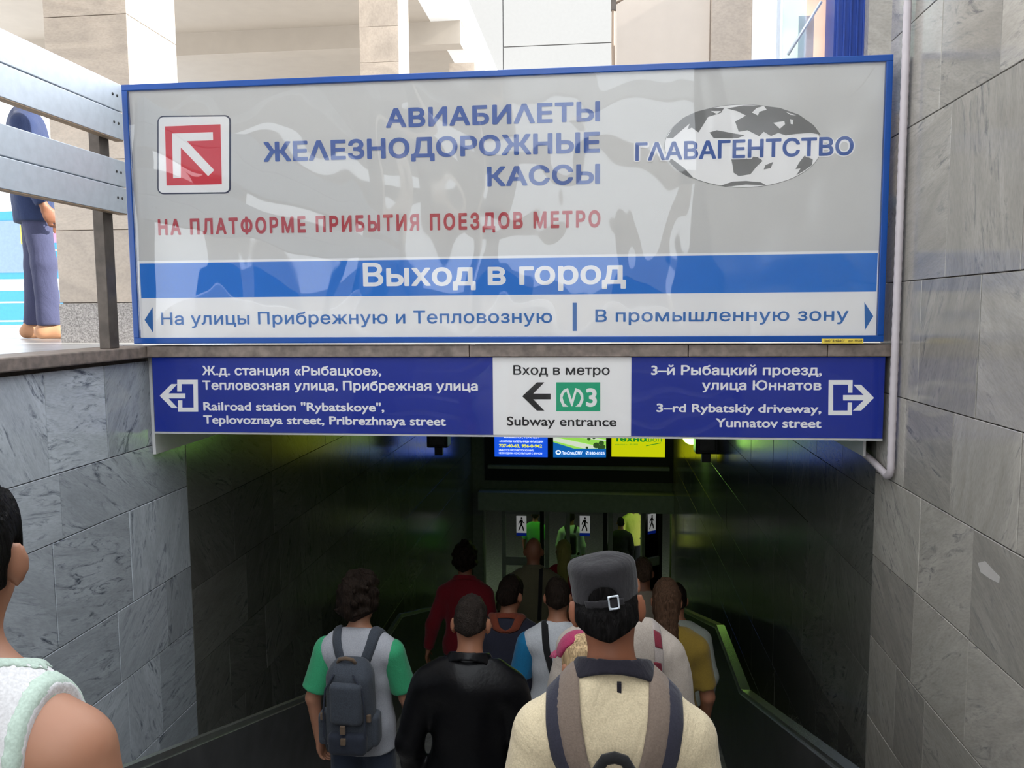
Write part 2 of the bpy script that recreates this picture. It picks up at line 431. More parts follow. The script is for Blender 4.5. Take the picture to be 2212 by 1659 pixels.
for z0, z1, js in rows_l:
    ys = [js[0] - 0.85, *js]
    for a, b in zip(ys[:-1], ys[1:]): wtile(wl, XL - 0.02, a, b, z0, z1, M['marble_l'], 1)
wtile(wl, XL - 0.02, 3.905, JD, -0.681, -0.240, M['marble_l'], 1)
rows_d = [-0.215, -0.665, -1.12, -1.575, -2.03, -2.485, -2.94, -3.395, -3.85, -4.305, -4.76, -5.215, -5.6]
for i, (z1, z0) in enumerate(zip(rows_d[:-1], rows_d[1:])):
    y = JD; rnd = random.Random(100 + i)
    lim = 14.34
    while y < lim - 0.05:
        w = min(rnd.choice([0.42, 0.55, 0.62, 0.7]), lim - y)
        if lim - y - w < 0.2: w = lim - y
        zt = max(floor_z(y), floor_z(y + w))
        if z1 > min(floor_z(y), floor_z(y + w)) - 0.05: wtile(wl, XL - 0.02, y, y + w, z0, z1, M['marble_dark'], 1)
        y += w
# right wall, tall beside the sign
wr = box('wall_right', (XR + 0.02, -5.2, -6.0), (XR + 0.25, YE + 0.6, ZP - 0.3), M['mortar']); tag(wr, kind='structure')
wu = box('wall_right_upper', (XR + 0.02, -5.2, ZP - 0.3), (XR + 0.25, 4.0, 3.15), M['mortar']); tag(wu, kind='structure')
JR = 3.97
rows_r = [(2.55, 3.14, [0.9, 1.9, 2.6, 3.3, JR]), (1.95, 2.55, [0.7, 1.7, 2.5, 3.0, 3.5, JR]), (1.226, 1.95, [0.8, 1.6, 2.4, 3.2, JR]),
          (0.783, 1.226, [0.9, 1.7, 2.35, 2.92, 3.40, JR]), (0.119, 0.783, [1.0, 1.9, 2.72, 3.28, JR]),
          (-0.394, 0.119, [0.8, 1.5, 2.2, 2.98, 3.5, JR]), (-0.787, -0.394, [0.6, 1.3, 2.0, 2.66, 3.15, 3.62, JR]),
          (-1.197, -0.787, [0.9, 1.6, 2.3, 2.95, 3.42, JR]), (-1.60, -1.197, [0.7, 1.5, 2.25, 2.95, 3.45, JR]),
          (-2.01, -1.60, [0.9, 1.7, 2.5, 3.3, 3.62, JR]), (-2.42, -2.01, [1.1, 1.9, 2.6, 3.2, JR]), (-2.83, -2.42, [1.8, 2.6, 3.2, JR])]
for z0, z1, js in rows_r:
    ys = [js[0] - 0.9, *js]
    for a, b in zip(ys[:-1], ys[1:]): wtile(wu if z0 > -0.40 else wr, XR + 0.02, a, b, z0, z1, M['marble_r'], -1)
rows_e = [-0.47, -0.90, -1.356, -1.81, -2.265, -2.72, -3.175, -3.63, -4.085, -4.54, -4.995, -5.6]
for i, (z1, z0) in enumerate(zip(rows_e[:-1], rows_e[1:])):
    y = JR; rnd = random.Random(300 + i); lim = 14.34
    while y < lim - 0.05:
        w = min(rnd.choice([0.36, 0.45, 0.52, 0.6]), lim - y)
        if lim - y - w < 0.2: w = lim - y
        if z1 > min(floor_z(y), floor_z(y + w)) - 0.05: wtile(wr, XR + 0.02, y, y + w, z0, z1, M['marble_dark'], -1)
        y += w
# tunnel ceiling, coping and the beam under the sign
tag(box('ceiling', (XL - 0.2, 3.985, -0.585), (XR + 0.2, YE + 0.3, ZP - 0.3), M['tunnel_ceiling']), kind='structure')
bm = bmesh.new(); addbox(bm, (XL - 0.20, -5.2, -0.222), (XL + 0.035, 3.90, ZP), 0.006)
tag(bmobj('trim_1', bm, M['ledge']), kind='structure')
bm = bmesh.new(); zb0 = at(1100, 771, Y=3.80).z; zb1 = at(1100, 746, Y=3.80).z
for a, b in ((XL + 0.035, -0.62), (-0.617, 0.42), (0.423, 1.05), (1.053, XR)):
    addbox(bm, (a, 3.80, zb0), (b, 3.98, zb1), 0.004)
tag(bmobj('trim_2', bm, M['ledge']), kind='structure')

# inclined balustrades with metal caps, level over the landing
def balustrade(xc, name, label, w=0.09, h_in=0.75, capw=None):
    root = empty(name, (xc, Y1, ZL)); tag(root, label, 'balustrade')
    prof = [(1.0, ZL + 0.85 + 0.345 * 4.5), (Y1, ZL + 0.85), (Y2, ZL + 0.85), (12.6, ZL + 0.85 - 0.33 * 5.94)]
    for a, b, nm in ((0, 1, 'panel'), (1, 2, 'panel'), (2, 3, 'panel')):
        (ya, za), (yb, zb) = prof[a], prof[b]
        bm = bmesh.new()
        vs = [bm.verts.new((x, y - Y1, z - ZL)) for x in (-w / 2, w / 2) for (y, z) in ((ya, za - 0.9), (yb, zb - 0.9), (yb, zb - 0.03), (ya, za - 0.03))]
        for q in ((0, 1, 2, 3), (7, 6, 5, 4), (0, 4, 5, 1), (1, 5, 6, 2), (2, 6, 7, 3), (3, 7, 4, 0)): bm.faces.new([vs[i] for i in q])
        bmobj(nm, bm, M['dado'], root)
        bm = bmesh.new(); c = (capw or w) / 2
        vs = [bm.verts.new((x, y - Y1, z - ZL)) for x in (-c, c) for (y, z) in ((ya, za - 0.03), (yb, zb - 0.03), (yb, zb), (ya, za))]
        for q in ((0, 1, 2, 3), (7, 6, 5, 4), (0, 4, 5, 1), (1, 5, 6, 2), (2, 6, 7, 3), (3, 7, 4, 0)): bm.faces.new([vs[i] for i in q])
        bmobj('cap_rail', bm, M['steel'], root)
balustrade(-1.73, 'balustrade', 'dark balustrade with thin metal cap descending along the left marble wall', 0.05, capw=0.03)
balustrade(1.035, 'balustrade', 'dark balustrade with wide metal cap descending along the right marble wall', 0.09, capw=0.065)

# ---------------------------------------------------------------- upper hall behind the signs
def column(xr, y0, w, d, z1, label):
    root = empty('column', (xr - w / 2, y0 + d / 2, ZP)); tag(root, label, 'column', 'marble columns along the platform')
    zs = at(200, 654, Y=4.35).z; joints = [zs, zs + 0.40]
    zz = at(200, 497, Y=4.35).z; joints = [zs]
    while zz < z1 - 0.06:
        joints.append(zz); zz += 0.395
    joints.append(z1)
    box('core', (-w / 2 + 0.012, -d / 2 + 0.012, 0), (w / 2 - 0.012, d / 2 - 0.012, z1 - ZP - 0.004), M['mortar'], root)
    box('base', (-w / 2 - 0.004, -d / 2 - 0.004, 0), (w / 2 + 0.004, d / 2 + 0.004, zs - ZP - 0.003), M['granite'], root, 0.003)
    for a, b in zip(joints[:-1], joints[1:]):
        box('tile', (-w / 2, -d / 2, a - ZP + 0.0015), (w / 2, d / 2, b - ZP - 0.0015), M['marble_cream'], root, 0.002)
    return root
Yc = 4.35
pr = at(276, 100, Y=Yc).x; pl = at(97, 100, Y=Yc).x
column(pr, Yc, pr - pl, 0.53, 4.66, 'cream marble column on grey granite base just behind the railing')
p2 = at(860, 60, Y=9.2).x; column(p2, 9.2, p2 - at(776, 60, Y=9.2).x, 0.52, 4.66, 'cream marble column rising above the middle of the white sign')
p3 = at(1025, 130, Y=14.2).x; column(p3, 14.2, p3 - at(970, 130, Y=14.2).x, 0.55, 4.33, 'distant short-looking cream column under the white roof beam')
column(pr, -4.0, pr - pl, 0.53, 4.66, 'unseen cream marble column behind the viewer, added for reflections in the sign')  # this and the next two columns: unseen, added for the signs to reflect
column(pr, -9.0, pr - pl, 0.53, 4.66, 'unseen cream marble column furthest behind the viewer, added for sign reflections')
column(4.6, -5.0, pr - pl, 0.53, 4.66, 'unseen cream marble column across the stairs behind the viewer, added for sign reflections')
tag(box('beam_rear_added', (-12, -9.6, 4.3), (9, -9.2, 4.9), M['plaster_white']), kind='structure')  # unseen beam, added as a shape for the sign reflections
rw = bmesh.new()
for x0_, x1_ in ((-12, -9.4), (-7.2, -5.6), (-3.4, -1.8), (0.4, 2.0), (4.2, 9)): addbox(rw, (x0_, -16, ZP), (x1_, -15.7, 4.2))
addbox(rw, (-12, -16, ZP), (9, -15.7, 0.8)); addbox(rw, (-12, -16, 3.6), (9, -15.7, 4.2))
tag(bmobj('wall_rear_added', rw, M['plaster']), kind='structure')  # unseen facade with openings, added to show in the sign reflections
xb = -2.2
tag(box('beam_1', (xb - 0.5, -15.5, 4.66), (xb, 22, 5.24), M['plaster_white']), kind='structure')
tag(box('ceiling_hall', (-12, -15.5, 4.66), (xb - 0.5, 22, 4.9), M['plaster']), kind='structure')
tag(box('beam_2', (-12, 13.1, 4.30), (xb - 0.02, 13.4, 4.66), M['plaster']), kind='structure')
tag(box('wall_back', (-9.6, 20, ZP), (xb - 0.02, 20.2, 4.66), M['plaster']), kind='structure')
bm = bmesh.new()
for z0, z1 in ((ZP, 3.6), (3.62, 4.9), (4.92, 6.1), (6.12, 7.4), (7.42, 9.5)): addbox(bm, (xb, 19.0, z0), (0.6, 19.2, z1))
addbox(bm, (-7.0, 19.0, 4.92), (xb - 0.02, 19.2, 9.5))
M['plaster_pale'] = plain('pale_grey_plaster', (0.27, 0.262, 0.25, 1), 0.8, var=0.02)
tag(bmobj('wall_back_upper', bm, M['plaster_pale']), kind='structure')
# kiosk and pillar behind the right end of the sign
def bx(u0, u1, Y, z1=2.4): return at(u0, 60, Y=Y).x, at(u1, 60, Y=Y).x
a, b = bx(1876, 1938, 4.25)
o = box('wall_end', (a, 4.25, ZP), (XR + 0.25, 4.45, 1.95), M['marble_r']); tag(o, kind='structure')
root = empty('pillar', (0, 0, 0)); a, b = bx(1804, 1875, 4.30)
root.location = ((a + b) / 2, 4.40, ZP); tag(root, 'royal blue ribbed metal pillar behind the top right corner of the large sign', 'pillar')
w = b - a; box('post', (-w / 2, -0.08, 0), (w / 2, 0.08, 2.15), M['blue_paint'], root)
for k in range(5):
    c = -w / 2 + w * (k + 0.5) / 5; box('rib', (c - w * 0.032, -0.089, 0.02), (c + w * 0.032, -0.08, 2.14), M['blue_paint'], root, 0.002)
ks = empty('kiosk', (0, 0, 0)); ks.location = (0.6, 4.6, ZP); kl = ks.location
tag(ks, 'pale kiosk with marble side and poster-covered window behind the big sign', 'kiosk')
def kbox(name, u0, u1, Y, d, z0, z1, mat, bev=0.0):
    a, b = bx(u0, u1, Y); return box(name, (a - kl.x, Y - kl.y, z0), (b - kl.x, Y + d - kl.y, z1), mat, ks, bev)
M['kiosk_cream'] = plain('kiosk_cream_panel', lin(196, 184, 172), 0.6, var=0.02)
kbox('side_panel', 1332, 1534, 4.60, 0.9, 0, 1.99, M['kiosk_cream'], 0.004)
kbox('marble_pilaster', 1536, 1624, 4.57, 0.3, 0, 1.99, M['marble_cream'], 0.003)
kbox('window_jamb', 1626, 1680, 4.55, 0.08, 0, 1.99, M['sign_white'], 0.003)
wf = kbox('window_frame', 1680, 1686, 4.52, 0.06, 0, 1.99, M['alu'])
kbox('window_frame', 1795, 1803, 4.52, 0.06, 0, 1.99, M['alu'])
kbox('window_sill', 1680, 1803, 4.50, 0.12, 0.7, 0.76, M['alu'])
kbox('window_pane', 1686, 1795, 4.53, 0.006, 0.76, 1.99, M['glass'])
kbox('lower_panel', 1686, 1795, 4.53, 0.04, 0, 0.70, M['kiosk_cream'])
def paper(name, col):
    k = NM(name); co = k.n('ShaderNodeTexCoord'); nz = k.n('ShaderNodeTexNoise', Scale=7.0, Detail=2.0); k.l(co.outputs['Object'], nz.inputs['Vector'])
    hi = col; lo = tuple(c * 0.9 for c in col[:3]) + (1,); c = k.ramp(nz.outputs[0], [(0.35, lo), (0.65, hi)])
    k.t.nodes.remove(k.b); d = k.n('ShaderNodeBsdfDiffuse'); t = k.n('ShaderNodeBsdfTranslucent'); m = k.n('ShaderNodeMixShader'); m.inputs[0].default_value = 0.65
    k.l(c, d.inputs[0]); k.l(c, t.inputs[0]); k.l(d.outputs[0], m.inputs[1]); k.l(t.outputs[0], m.inputs[2]); k.l(m.outputs[0], k.out.inputs[0]); return k.m
M['paper_green'] = paper('pale_green_paper', lin(232, 242, 236))
M['paper_peach'] = paper('peach_poster', lin(250, 232, 220))
M['paper_blue'] = paper('pale_blue_paper', lin(226, 234, 246))
kbox('notice_paper', 1690, 1738, 4.545, 0.003, 1.35, 1.97, M['paper_green'])
kbox('notice_paper', 1741, 1793, 4.545, 0.003, 1.25, 1.97, M['paper_peach'])
kbox('notice_paper', 1725, 1758, 4.541, 0.003, 1.20, 1.72, M['paper_blue'])
A = at(1702, 118, Y=4.48); B = at(1774, 4, Y=4.48)
tube('awning_strut', [A - kl, B - kl], 0.008, M['alu'], ks, 8)
kbox('rear_pane', 1686, 1803, 5.45, 0.006, 0, 1.99, M['glass'])
pp = empty('downpipe', (0, 0, 0)); c = at(1326, 70, Y=4.40); pp.location = (c.x, 4.40, ZP); tag(pp, 'thin brown vertical pole with a bracket beside the pale kiosk', 'pole')
M['brown'] = plain('brown_painted_pole', lin(150, 130, 112), 0.5)
tube('pole', [(0, 0, 0), (0.004, 0, 1.2), (-0.004, 0, 1.55), (0.0, 0, 2.6)], 0.009, M['brown'], pp, 8)
zb = at(1326, 10, Y=4.40).z - ZP
box('bracket', (-0.016, -0.012, zb - 0.03), (0.012, 0.012, zb + 0.03), M['post'], pp)
tube('arm', [(0.0, 0, zb), (0.09, 0.0, zb + 0.05), (0.16, 0, zb + 0.055)], 0.006, M['brown'], pp, 6)

# railing on the left coping
XRL = -2.27
rl = empty('railing', (XRL, 3.0, ZP)); tag(rl, 'railing of two wide aluminium planks on a dark steel post, left of the big sign', 'railing')
def zr(v, u=200): return at(u, v, X=XRL).z - ZP
yend = at(268, 300, X=XRL).y
tops = [(at(60, 88, X=XRL).z, at(150, 262, X=XRL).z), (at(150, 312, X=XRL).z, at(150, 437, X=XRL).z)]
for zt, zb in tops:
    zt -= ZP; zb -= ZP; zm = (zt + zb) / 2
    box('plank', (-0.045, -4.5, zm + 0.002), (0, yend - 3.0, zt), M['alu'], rl, 0.003)
    box('plank', (-0.045, -4.5, zb), (0, yend - 3.0, zm - 0.002), M['alu'], rl, 0.003)
    o = box('bottom_flange', (-0.043, -4.49, zb - 0.004), (-0.002, yend - 3.004, zb), M['alu_dark'], rl)
    for zz in (zb + (zt - zb) * 0.28, zb + (zt - zb) * 0.77):
        for yy in (yend - 0.075, yend - 0.04):
            bm = bmesh.new(); bmesh.ops.create_uvsphere(bm, u_segments=8, v_segments=5, radius=0.007)
            for v in bm.verts: v.co.x *= 0.35
            bmobj('rivet', bm, M['hole'], rl, True, (0.001, yy - 3.0, zz))
py0 = at(237, 600, X=-2.30).y; hgt = tops[0][0] - ZP
for yy in (py0, py0 - 2.6, py0 - 5.2):
    box('post', (-0.10, yy - 3.0, 0), (-0.046, yy - 3.0 + 0.075, hgt - 0.01), M['post'], rl, 0.003)

# ---------------------------------------------------------------- upper sign
us = empty('direction_sign', (-0.5, YS, zb1)); tag(us, 'large wide grey and blue sign board above the stairwell, lettered Выход в город', 'sign')
UL = us.location.copy()
def S(o):
    for q in (o if isinstance(o, list) else [o]): q.location = q.location - UL
    return o
def SP(o):
    o.location = -UL; return o
x0 = at(270, 400, Y=YS).x; x1 = at(1926, 400, Y=YS).x; x0 = (at(270, 187, Y=YS).x + at(290, 742, Y=YS).x) / 2; x1 = (at(1928, 118, Y=YS).x + at(1905, 738, Y=YS).x) / 2
z1 = (at(270, 187, Y=YS).z + at(1928, 118, Y=YS).z) / 2; z0 = (at(290, 742, Y=YS).z + at(1905, 738, Y=YS).z) / 2
fw = 0.029
fr = [((x0, z0), (x1, z0 + fw)), ((x0, z1 - fw), (x1, z1)), ((x0, z0 + fw), (x0 + fw, z1 - fw)), ((x1 - fw, z0 + fw), (x1, z1 - fw))]
for (a, b), (c, d) in fr: S(box('frame', (a, YS - 0.02, b), (c, YS + 0.16, d), M['blue_frame'], us, 0.003))
zbt = (at(600, 559, Y=YS).z + at(1600, 546, Y=YS).z) / 2; zbb = (at(600, 639.5, Y=YS).z + at(1600, 634.5, Y=YS).z) / 2
S(box('face_panel', (x0 + fw, YS, zbt), (x1 - fw, YS + 0.15, z1 - fw), M['sign_grey'], us))
S(box('face_panel', (x0 + fw, YS, z0 + fw), (x1 - fw, YS + 0.15, zbt), M['sign_white'], us))
S(box('blue_band', (x0 + fw + 0.012, YS - 0.0015, zbb), (x1 - fw - 0.004, YS, zbt - 0.012), M['sign_cyan'], us))
def T(s, p0, p1, cap, mat, bold=0.02, sp=1.0, par=None): return S(text('lettering', s, p0, p1, cap, YS, M[mat], us, bold, 0.003, sp, split=True))
T('АВИАБИΛЕТЫ', (834, 275.5), (1296, 263), 42.5, 'txt_blue', 0.034, 1.06)
T('ЖЕΛЕЗНОДОРОЖНЫЕ', (570, 350), (1296, 329.5), 44, 'txt_blue', 0.034, 1.03)
T('КАССЫ', (1052, 402.5), (1296, 398), 43, 'txt_blue', 0.034, 1.06)
T('НА ПЛАТФОРМЕ ПРИБЫТИЯ ПОЕЗДОВ МЕТРО', (343, 509), (1297, 490.5), 36, 'txt_red', 0.040, 1.32)
T('Выход в город', (785, 618), (1352, 614), 52, 'sign_white', 0.024)
T('На улицы Прибрежную и Тепловозную', (349, 701), (1193, 698), 27.5, 'txt_cyan', 0.013, 1.03)
T('В промышленную зону', (1286, 694.5), (1832, 693.5), 27.5, 'txt_cyan', 0.013, 1.03)
SP(pxpoly('divider_bar', rect_px(1237, 654, 1246, 715), YS, M['txt_cyan'], us, lift=0.003))
SP(pxpoly('arrow', [(313, 691), (330, 664), (331, 718)], YS, M['txt_cyan'], us, lift=0.003))
SP(pxpoly('arrow', [(1886, 683), (1867, 653), (1868, 713)], YS, M['txt_cyan'], us, lift=0.003))
def rrect(u0, v0, u1, v1, r, n=5, skew=0.0):
    P = []
    for cx, cy, a0 in ((u1 - r, v0 + r, -90), (u1 - r, v1 - r, 0), (u0 + r, v1 - r, 90), (u0 + r, v0 + r, 180)):
        for k in range(n + 1):
            an = math.radians(a0 + 90 * k / n); u = cx + r * math.cos(an); v = cy + r * math.sin(an)
            P.append((u, v + skew * (u - u0)))
    return P
SP(pxpoly('pictogram_border', rrect(340.5, 250.5, 499, 420, 13, skew=-0.012), YS, M['navy_line'], us, lift=0.0020))
SP(pxpoly('pictogram_field', rrect(343.5, 253.5, 495.5, 417, 10, skew=-0.012), YS, M['sign_white'], us, lift=0.0036))
SP(pxpoly('pictogram_square', [(357.6, 273.7), (477, 269), (480, 398), (361, 401)], YS, M['red'], us, lift=0.0052))
SP(pxpoly('pictogram_arrow', [(373, 289), (461, 286), (461.5, 303.5), (405, 305.5), (464, 368), (451, 381), (392, 319), (392, 384.5), (375.5, 385.5)], YS, M['sign_white'], us, lift=0.0068))
# globe emblem with the agency lettering
def c3(p): return [(1200 + x / 3.16, y / 3.16) for x, y in p]
def ell_px(cx, cy, rx, ry, n=64): return [(cx + rx * math.cos(2 * math.pi * k / n), cy + ry * math.sin(2 * math.pi * k / n)) for k in range(n)]
SP(pxpoly('globe_outline', ell_px(1605, 315.5, 170, 90), YS, M['land'], us, lift=0.0016))
SP(pxpoly('globe_disc', ell_px(1605, 315.5, 169, 89), YS, M['sign_white'], us, lift=0.0028))
lands = [[(757, 945), (800, 872), (870, 806), (960, 764), (1060, 738), (1150, 738), (1130, 770), (1040, 800), (1010, 850), (975, 905), (930, 872), (900, 885), (915, 845), (850, 900), (800, 945)],
         [(1170, 742), (1280, 722), (1400, 722), (1530, 738), (1660, 784), (1760, 855), (1808, 920), (1740, 908), (1640, 915), (1570, 925), (1520, 908), (1470, 930), (1420, 900), (1390, 932), (1310, 890), (1250, 900), (1225, 830), (1300, 790), (1240, 760)],
         [(1050, 905), (1100, 890), (1180, 905), (1290, 925), (1240, 945), (1080, 945)],
         [(1200, 1090), (1230, 1062), (1390, 1075), (1412, 1100), (1370, 1140), (1330, 1190), (1250, 1203), (1215, 1180), (1208, 1130)],
         [(1432, 1128), (1485, 1106), (1468, 1148), (1420, 1158)],
         [(1662, 1110), (1700, 1062), (1755, 1090), (1750, 1128), (1700, 1162), (1642, 1198), (1672, 1150), (1637, 1155)],
         [(762, 1072), (800, 1090), (880, 1150), (943, 1218), (900, 1203), (830, 1160), (782, 1110)],
         [(1122, 1270), (1210, 1240), (1300, 1236), (1400, 1245), (1438, 1266), (1300, 1260), (1200, 1272)]]
for p in lands: SP(pxpoly('continent', c3(p), YS, M['land'], us, lift=0.0040))
for p in ([(1370, 740), (1420, 725), (1440, 750), (1390, 765), (1380, 790), (1340, 770)], [(1485, 840), (1560, 828), (1565, 850), (1530, 880)], [(1600, 815), (1622, 820), (1618, 850), (1604, 848)], [(1570, 765), (1640, 790), (1600, 785)],
          [(1060, 760), (1130, 760), (1100, 780)]):
    SP(pxpoly('inland_water', c3(p), YS, M['sign_white'], us, lift=0.0052))
S(text('lettering_edge', 'ГΛАВАГЕНТСТВО', (1369, 347), (1845, 342), 43, YS, M['sign_white'], us, 0.085, 0.0068))
S(text('lettering', 'ГΛАВАГЕНТСТВО', (1372, 345), (1842, 339), 40, YS, M['txt_blue'], us, 0.026, 0.0085, split=True))
SP(pxpoly('maker_sticker', rect_px(1775, 731.5, 1865, 741.5), YS - 0.021, M['sticker'], us))
S(text('lettering', 'ЗАО "АНФАС"', (1780, 739), (1824, 738.5), 5.5, YS - 0.021, M['txt_black'], us, 0.015, 0.0025))
S(text('lettering', 'дог. №009', (1832, 738.5), (1862, 738), 5, YS - 0.021, M['txt_black'], us, 0.01, 0.0025))
S(box('face_sheet', (x0 + fw, YS - 0.016, z0 + fw), (x1 - fw, YS - 0.0145, z1 - fw), M['acrylic'], us))

# ---------------------------------------------------------------- lower sign, three panels in one light box
YL = 3.84
ls = empty('direction_sign', (-0.4, YL, at(1100, 940, Y=YL).z)); tag(ls, 'long low blue sign with white middle panel hanging under the stained beam', 'sign')
LL = ls.location.copy()
def S2(o): o.location = o.location - LL; return o
def SP2(o): o.location = -LL; return o
X0 = (at(330, 775, Y=YL).x + at(336, 935, Y=YL).x) / 2; X1 = (at(1916, 772, Y=YL).x + at(1901, 945, Y=YL).x) / 2
Z1 = at(1100, 772, Y=YL).z; Z0 = at(1100, 940, Y=YL).z
xa = at(1065, 860, Y=YL).x; xc = at(1363.5, 860, Y=YL).x
S2(box('light_box', (X0, YL + 0.002, Z0), (X1, YL + 0.14, Z1), M['box_white'], ls, 0.004))
S2(box('edge_strip', (X0, YL - 0.008, Z0 - 0.008), (X1, YL + 0.01, Z0 + 0.001), M['box_white'], ls))
S2(box('panel', (X0, YL - 0.004, Z0 + 0.002), (xa - 0.001, YL + 0.002, Z1), M['sign_navy'], ls))
S2(box('panel', (xa + 0.001, YL - 0.004, Z0 + 0.002), (xc - 0.001, YL + 0.002, Z1), M['sign_white'], ls))
S2(box('panel', (xc + 0.001, YL - 0.004, Z0 + 0.002), (X1, YL + 0.002, Z1), M['sign_navy'], ls))
YT = YL - 0.004
def T2(s, p0, p1, cap, mat='sign_white', bold=0.024): return S2(text('lettering', s, p0, p1, cap, YT, M[mat], ls, bold, 0.002))
T2('Ж.д. станция «Рыбацкое»,', (437.4, 810.5), (824, 810.5), 20.5); T2('Тепловозная улица, Прибрежная улица', (438, 843), (1032.4, 843), 20.5)
T2('Railroad station "Rybatskoye",', (440, 887.5), (830.5, 888), 18.5); T2('Teplovoznaya street, Pribrezhnaya street', (440, 917), (963.6, 917.5), 18.5)
T2('Вход в метро', (1109, 809.6), (1317, 809.6), 21, 'txt_black', 0.014); T2('Subway entrance', (1095, 920), (1331.5, 920), 19.7, 'txt_black', 0.014)
T2('3–й Рыбацкий проезд,', (1406.4, 810), (1775, 810), 21.5); T2('улица Юннатов', (1516, 842.5), (1774, 842.5), 21)
T2('3–rd Rybatskiy driveway,', (1418, 891), (1774, 891), 19.5); T2('Yunnatov street', (1545.4, 923.5), (1774, 923.5), 19.4)
def cl(p): return [(300 + x / 2.765, 740 + y / 2.765) for x, y in p]
def cc(p): return [(1000 + x / 4.424, 740 + y / 4.424) for x, y in p]
def cr(p): return [(1350 + x / 3.403, 680 + y / 3.403) for x, y in p]
def G(name, p, mat, lift=0.002): return SP2(pxpoly(name, p, YT, M[mat], ls, lift=lift))
G('exit_arrow', cl([(125, 318), (195, 248), (230, 248), (178, 304), (278, 304), (278, 333), (178, 333), (232, 390), (197, 390)]), 'sign_white')
G('exit_door', cl([(230, 222), (352, 222), (355, 413), (235, 413), (235, 345), (260, 345), (260, 388), (328, 388), (326, 248), (256, 248), (256, 292), (230, 292)]), 'sign_white')
G('metro_arrow', cc([(567, 513), (707, 380), (778, 380), (672, 488), (838, 488), (838, 542), (672, 542), (778, 650), (707, 650)]), 'txt_black')
G('line_square', cc([(892, 380), (1312, 380), (1312, 655), (892, 655)]), 'line_green')
G('metro_letter', cc([(1003, 433), (960, 452), (932, 495), (927, 550), (955, 612), (1008, 612), (968, 578), (952, 525), (965, 484), (990, 466), (1036, 608), (1046, 608), (1088, 466), (1114, 484), (1130, 525), (1112, 578), (1074, 612), (1125, 612), (1153, 550), (1150, 495), (1120, 452), (1076, 433), (1041, 545)]), 'sign_white', 0.004)
S2(text('line_number', '3', (1000 + 1176 / 4.424, 740 + 612 / 4.424), (1000 + 1280 / 4.424, 740 + 612 / 4.424), 40, YT, M['sign_white'], ls, 0.03, 0.004))
G('exit_arrow', cr([(1830, 610), (1735, 514), (1678, 514), (1754, 590), (1603, 590), (1603, 629), (1754, 629), (1675, 704), (1735, 704)]), 'sign_white')
G('exit_door', cr([(1497, 480), (1673, 480), (1671, 573), (1638, 573), (1640, 513), (1530, 513), (1530, 704), (1636, 704), (1637, 645), (1669, 645), (1668, 738), (1494, 738)]), 'sign_white')
S2(box('face_sheet', (X0 + 0.002, YT - 0.0095, Z0 + 0.002), (X1 - 0.002, YT - 0.008, Z1 - 0.002), M['acrylic_low'], ls))
# white end plates on the side walls behind the lower sign
zpl = at(338, 980, X=XL + 0.01).z
o = box('end_plate', (XL + 0.001, 3.87, zpl), (XL + 0.018, 4.9, Z1), M['box_white']); tag(o, 'white sheet metal plate on the left wall under the blue sign', 'plate')
zpr = at(1893, 998, X=XR - 0.04).z
o = box('end_plate', (XR - 0.055, 3.99, zpr), (XR - 0.042, 4.9, Z1 - 0.1), M['box_white']); tag(o, 'white sheet metal plate below the right end of the blue sign', 'plate')
# conduit down the right wall, turning in under the sign
xk = XR - 0.024; Pk = []
yk = at(1940, 500, X=xk).y
for k in range(150):
    Pk.append((xk, yk - 0.015, 2.6 - (2.6 - zpr + 0.0) * k / 149))
for k in range(1, 9):
    an = math.pi / 2 * k / 8; Pk.append((xk, yk - 0.015 + 0.045 * (1 - math.cos(an)), zpr - 0.045 * math.sin(an)))
yb = yk + 0.03
for k in range(1, 40):
    Pk.append((xk, yb + 0.75 * k / 39, zpr - 0.045 + 0.05 * math.sin(min(1, k / 20) * 1.3)))
o = tube('conduit', Pk, 0.0155, M['pipe'], None, 10, ridges=1); tag(o, 'grey corrugated conduit running down the right wall beside the signs', 'conduit')
for v in (98, 312, 607, 838):
    zz = at(1940, v, X=xk).z
cb = empty('cable', (xk, yb, zpr)); bpy.data.objects.remove(cb)
# ---------------------------------------------------------------- end of the stairwell: doors, header, backlit posters
YD = YE
def P(u, v, y=YD): return at(u, v, Y=y)
zh1 = P(1250, 1058).z; zh0 = P(1250, 1096).z
xl = P(1043, 1150).x; xr = P(1463, 1150).x
bm = bmesh.new()
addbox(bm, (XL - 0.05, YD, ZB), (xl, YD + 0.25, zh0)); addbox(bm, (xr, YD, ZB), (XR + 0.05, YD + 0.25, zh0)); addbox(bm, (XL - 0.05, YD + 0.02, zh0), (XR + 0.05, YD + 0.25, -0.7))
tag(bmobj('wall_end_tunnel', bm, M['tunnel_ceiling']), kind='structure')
tag(box('trim_3', (xl - 0.03, YD - 0.35, zh0), (xr + 0.03, YD + 0.02, zh1), M['header']), kind='structure')
tag(box('trim_4', (xl + 0.12, YD - 0.12, P(1250, 1012).z), (xr - 0.16, YD + 0.02, P(1250, 1005).z), M['header']), kind='structure')
fr = empty('door_frame', (0, YD, ZB)); tag(fr, 'grey metal frame of three door bays at the bottom of the stairs', 'door frame'); fl = fr.location.copy()
def FB(name, u0, v0, u1, v1, d=0.07, dy=0.0, mat='frame_metal', par=fr, pl=None):
    pl = fl if pl is None else pl
    A = P(u0, v0, YD + dy); B = P(u1, v1, YD + dy)
    return box(name, (A.x - pl.x, YD + dy - pl.y, B.z - pl.z), (B.x - pl.x, YD + dy + d - pl.y, A.z - pl.z), M[mat], par, 0.004)
vb = 1342
FB('head_rail', 1044, 1096, 1462, 1099.5)
for u0, u1 in ((1044, 1050), (1177, 1186.5), (1314, 1323), (1452, 1462)): FB('jamb', u0, 1099.5, u1, vb)
